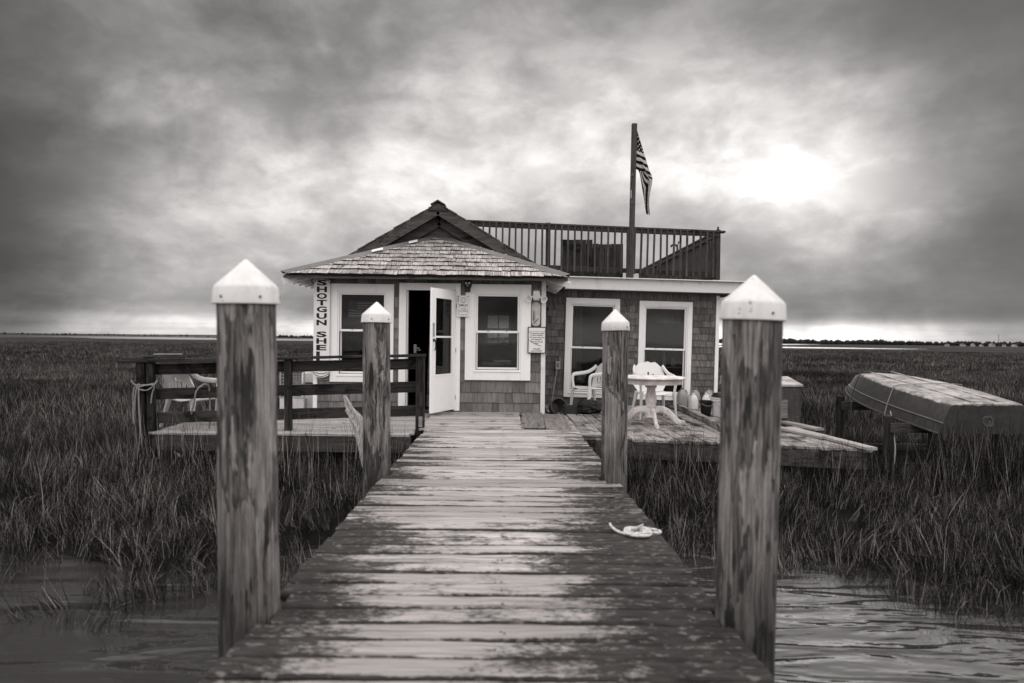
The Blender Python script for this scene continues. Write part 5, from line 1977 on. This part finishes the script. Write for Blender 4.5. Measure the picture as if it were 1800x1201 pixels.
def ring(sc_):
    y, a, b, z0, z1 = sc_
    pts_ = []
    chine = .05
    pts_ += [(-a, z0), (-a * .97 - .012, z0 + .0), (-(a * .55 + b * .45), z0 + (z1 - z0) * .5), (-b - .012, z1 - chine), (-b + .012, z1 - .016), (-b + .06, z1), (-.03, z1 + .012), (0, z1 + .018), (.03, z1 + .012), (b - .06, z1), (b - .012, z1 - .016), (b + .012, z1 - chine), (a * .55 + b * .45, z0 + (z1 - z0) * .5), (a * .97 + .012, z0), (a, z0)]
    return [(x, y, z) for x, z in pts_]


mb = MB()
n_ = 15
for sc_ in secs:
    mb.v += ring(sc_)
for i in range(len(secs) - 1):
    for k in range(n_ - 1):
        mb.f.append((i * n_ + k, (i + 1) * n_ + k, (i + 1) * n_ + k + 1, i * n_ + k + 1))
mb.f.append(tuple(range(n_)))
mb.f.append(tuple((len(secs) - 1) * n_ + k for k in range(n_))[::-1])
mb.build('hull', M_HULL, bt, smooth=True)
for s in (-1, 1):
    MB().tube(spline([(s * (a + .012), y, z0 + .004) for y, a, b, z0, z1 in secs], 3), .016, 8).build('gunwale', M_HULL, bt, smooth=True)
    st = [(s * ((a * .62 + b * .38) + .012), y, z0 + (z1 - z0) * .36) for y, a, b, z0, z1 in secs]
    MB().tube(spline(st, 3), .009, 6).build('rub_strake', M_FLASH, bt, smooth=True)
for xk in (-.2, .18):
    MB().box((xk, 1.2, .42), (.022, 2.3, .012), b=.003).build('bottom_runner', M_HULL, bt)
mb = MB()
for i in range(16):
    a = i / 16 * 2 * math.pi
    a2 = a + .5
    r = .062 + rng.uniform(-.012, .012)
    mb.tube([(.02 + r * 1.15 * math.cos(a), -.006, .17 + r * math.sin(a)), (.02 + r * 1.15 * math.cos(a2), -.006, .17 + r * math.sin(a2))], .006, 5)
for i in range(6):
    mb.tube([(.02 + rng.uniform(-.05, .05), -.006, .17 + rng.uniform(-.05, .05)), (.02 + rng.uniform(-.06, .06), -.006, .17 + rng.uniform(-.05, .05))], .004, 5)
mb.build('faded_emblem', M_FLASH, bt)
for yb_, a, b in ((2.15, .53, .40), (1.05, .665, .545)):
    pth = [(-a - .10, yb_ - .15, -.18), (-a - .025, yb_, .03), (-b - .03, yb_ + .05, .36), (-b + .05, yb_ + .07, .425), (0, yb_ + .12, .438), (b - .05, yb_ + .16, .425), (b + .03, yb_ + .18, .36), (a + .03, yb_ + .2, .03)]
    tag(MB().tube(spline(pth, 5), .0065, 6).build('lashing_rope', M_ROPED if yb_ < 2 else M_BLACK, bt), None)
for nm, lab, (x, y), zt in (('boat_rack', 'timber trestle under the bow of the overturned skiff', (6.25, 11.05), .33), ('boat_rack', 'timber trestle under the stern of the overturned skiff', (6.05, 9.30), .20)):
    t = thing(nm, lab, 'rack', (x, y, -.55), (0, 0, .02), 'racks under the skiff')
    for dx in (-.78, .75):
        MB().box((dx, 0, (zt + .55) / 2 + .03), (.10, .10, zt + .62), b=.006).build('post', M_RAILZ, t)
    MB().box((0, -.075, zt + .55 - .09), (1.6, .045, .13), b=.005).build('crossbeam', M_BEAM, t)
    MB().box((0, .03, .12), (1.5, .045, .1), b=.005).build('lower_brace', M_BEAM, t)
rope('rope', 'guy rope running from the skiff lashing down into the grass', [(5.47, 9.6, .30), (5.35, 9.3, .05), (5.2, 9.0, -.2), (5.05, 8.8, -.45)], .008, M_ROPED, 6)

# ------------------------------------------------------------------ marsh grass
rngn = np.random.default_rng(8)


def clump(name, nb, rad, hmin, hmax, wmin, wmax, seed, lean=.35, seg=4):
    rg = random.Random(seed)
    vs, fs, tones = [], [], []
    for b in range(nb):
        r = rad * math.sqrt(rg.random())
        a = rg.uniform(0, 2 * math.pi)
        x0, y0 = r * math.cos(a), r * math.sin(a)
        h = rg.uniform(hmin, hmax) * (1 if rg.random() < .8 else .65)
        w = rg.uniform(wmin, wmax)
        da = rg.uniform(0, 2 * math.pi)
        l = rg.betavariate(1.1, 1.7) * lean * 2.2
        cv = rg.uniform(.6, 1.8)
        kink = rg.random() < .28
        kz = rg.uniform(.45, .8)
        fa_ = rg.uniform(0, math.pi)
        wx, wy = math.cos(fa_) * w / 2, math.sin(fa_) * w / 2
        o = len(vs)
        x, y, z = x0, y0, -.04
        tl = l * .15
        for s in range(seg + 1):
            f = s / seg
            ww = (1 - f ** 1.6) if s < seg else 0
            if s == seg:
                vs.append((x, y, z))
            else:
                vs.append((x - wx * ww, y - wy * ww, z))
                vs.append((x + wx * ww, y + wy * ww, z))
            th_ = tl + l * (f ** cv)
            if kink and f > kz:
                th_ += 1.3
            th_ = min(th_, 2.3)
            st = h / seg
            x += math.cos(da) * math.sin(th_) * st
            y += math.sin(da) * math.sin(th_) * st
            z += math.cos(th_) * st
        for s in range(seg - 1):
            q = o + s * 2
            fs.append((q, q + 1, q + 3, q + 2))
        q = o + (seg - 1) * 2
        fs.append((q, q + 1, q + 2))
        t_ = rg.choice([.006, .009, .013, .020, .034, .06]) if rg.random() < .78 else rg.uniform(.16, .62)
        tones += [t_] * (len(vs) - o)
    me = bpy.data.meshes.new(name)
    me.from_pydata(vs, [], fs)
    me.materials.append(M_GRASS)
    at = me.attributes.new('tone', 'FLOAT', 'POINT')
    at.data.foreach_set('value', tones)
    me.polygons.foreach_set('use_smooth', [True] * len(fs))
    return bpy.data.objects.new(name, me)


def field(name, label, pts, srcs, scl, tilt):
    """scatter clumps on points with a geometry nodes instancer"""
    cl_ = bpy.data.collections.new(name + '_kinds')
    for s in srcs:
        cl_.objects.link(s)
    me = bpy.data.meshes.new(name)
    me.from_pydata([tuple(p) for p in pts], [], [])
    n = len(pts)
    a = me.attributes.new('rotv', 'FLOAT_VECTOR', 'POINT')
    rot = np.stack([rngn.normal(0, tilt, n), rngn.normal(0, tilt, n), rngn.uniform(0, 6.283, n)], -1)
    a.data.foreach_set('vector', rot.astype(np.float32).ravel())
    a = me.attributes.new('scl', 'FLOAT', 'POINT')
    a.data.foreach_set('value', np.asarray(scl, np.float32))
    a = me.attributes.new('pick', 'INT', 'POINT')
    a.data.foreach_set('value', rngn.integers(0, len(srcs), n).astype(np.int32))
    ob = link(name, me)
    ng = bpy.data.node_groups.new(name, 'GeometryNodeTree')
    ng.interface.new_socket('Geometry', in_out='INPUT', socket_type='NodeSocketGeometry')
    ng.interface.new_socket('Geometry', in_out='OUTPUT', socket_type='NodeSocketGeometry')
    N = ng.nodes
    gi, go = N.new('NodeGroupInput'), N.new('NodeGroupOutput')
    ip = N.new('GeometryNodeInstanceOnPoints')
    ci = N.new('GeometryNodeCollectionInfo')
    ci.inputs['Collection'].default_value = cl_
    ci.inputs['Separate Children'].default_value = True
    ci.inputs['Reset Children'].default_value = True

    def attr(nm, dt):
        nd = N.new('GeometryNodeInputNamedAttribute')
        nd.data_type = dt
        nd.inputs['Name'].default_value = nm
        return nd.outputs['Attribute']
    lk = ng.links.new
    lk(gi.outputs[0], ip.inputs['Points'])
    lk(ci.outputs[0], ip.inputs['Instance'])
    ip.inputs['Pick Instance'].default_value = True
    lk(attr('pick', 'INT'), ip.inputs['Instance Index'])
    lk(attr('rotv', 'FLOAT_VECTOR'), ip.inputs['Rotation'])
    lk(attr('scl', 'FLOAT'), ip.inputs['Scale'])
    lk(ip.outputs[0], go.inputs[0])
    md = ob.modifiers.new('scatter', 'NODES')
    md.node_group = ng
    return tag(ob, label, 'grass', kind='stuff')


def blocked(x, y):
    b = (x > -1.22) & (x < 1.16) & (y < 11.7)                       # dock
    b |= (x > -4.62) & (x < -1.1) & (y > 9.05) & (y < 11.7)          # porch deck
    b |= (x > -3.35) & (x < 4.3) & (y > 11.5) & (y < 20.2)           # house
    b |= (x > .6) & (x < 4.42) & (y > 9.1 - (x - 1) * .235) & (y < 13.7)  # side deck
    b |= (x > 5.5) & (x < 7.0) & (y > 9.0) & (y < 11.4) & (np.abs(np.sin(x * 37 + y * 51)) > .35)
    for (px_, py_, pr) in PILES:
        b |= (x - px_) ** 2 + (y - py_) ** 2 < (pr + .03) ** 2
    return b


def scatter(y0, y1, dens, edge=True, wid=.86):
    n = int(dens * wid * (y1 * y1 - y0 * y0) * 1.0)
    y = np.sqrt(rngn.uniform(y0 * y0, y1 * y1, n))
    x = rngn.uniform(-1, 1, n) * (wid * y + .6)
    s = y - np.interp(x, BX, BY)
    ok = ~blocked(x, y) & (s > -.10 + .25 * np.sin(x * 5.1) * np.sin(x * 2.3 + 1))
    # thinner right at the waterline
    ok &= rngn.random(n) < np.clip(.45 + (s + .1) * 1.1, 0, 1)
    ok &= (wave(x * 2.3 + 5, y * 2.9) + .35 * rngn.random(n)) > .36      # open gaps between tussocks
    x, y = x[ok], y[ok]
    return x, y, np.maximum(ground_z(x, y), WATER_Z - .06)


def wave(x, y, k=1.0):
    return .5 + .25 * np.sin(x * .9 * k + 1.3 * np.sin(y * .5 * k)) + .25 * np.sin(y * .8 * k + 1.1 * np.sin(x * .6 * k))


near_src = [clump('grass_clump', 84, .16, .16, .47, .0028, .0062, 100 + i, .72) for i in range(10)]
mid_src = [clump('grass_clump', 95, .26, .18, .42, .005, .009, 200 + i, .70, 3) for i in range(8)]
far_src = [clump('grass_clump', 190, .8, .20, .42, .010, .020, 300 + i, .6, 2) for i in range(6)]
x, y, z = scatter(3.0, 14.0, 40)
field('marsh_grass', 'dense marsh grass fringing the creek and dock', np.stack([x, y, z], -1), near_src, .62 + .45 * wave(x, y) + rngn.normal(0, .12, len(x)), .26)
x, y, z = scatter(13.6, 42, 9.0)
field('marsh_grass', 'marsh grass in the meadow behind the cottage', np.stack([x, y, z], -1), mid_src, .65 + .5 * wave(x, y, .5) + rngn.normal(0, .14, len(x)), .24)
x, y, z = scatter(41, 150, .85)
field('marsh_grass', 'far marsh meadow reaching towards the bay', np.stack([x, y, z], -1), far_src, .65 + .6 * wave(x, y, .12) + rngn.normal(0, .1, len(x)), .08)
# dead stems beaten flat between the tussocks
mat_src = [clump('dead_grass_mat', 60, .24, .22, .50, .003, .006, 500 + i, 1.5, 3) for i in range(6)]
x, y, z = scatter(4.0, 14.0, 7)
field('dead_marsh_grass', 'dead stems lying flat among the marsh grass', np.stack([x, y, z + .06], -1), mat_src, rngn.uniform(.7, 1.2, len(x)), .2)
# tall stalks round the decks and the dock
tall_src = [clump('grass_clump', 16, .10, .50, .95, .004, .007, 400 + i, .30, 5) for i in range(8)]
tp = []
for (xa_, xb_, ya_, yb_, n) in ((-2.6, -1.25, 7.4, 8.9, 34), (1.2, 2.6, 7.8, 8.6, 30), (2.6, 4.4, 7.6, 8.1, 22), (-4.6, -2.4, 8.1, 8.95, 64), (-1.45, -1.2, 8.2, 9.4, 8), (4.5, 7.4, 7.4, 8.7, 90), (5.3, 7.4, 8.1, 8.7, 80),
                                (-6, -4.4, 6.5, 9, 20), (1.15, 1.6, 6.6, 8.2, 10)):
    for _ in range(n):
        tp.append((rngn.uniform(xa_, xb_), rngn.uniform(ya_, yb_)))
tp = np.array(tp)
tp = tp[~blocked(tp[:, 0], tp[:, 1])]
field('tall_marsh_grass', 'taller bent stalks crowding the deck edges', np.stack([tp[:, 0], tp[:, 1], ground_z(tp[:, 0], tp[:, 1])], -1), tall_src, rngn.uniform(.75, 1.2, len(tp)), .12)
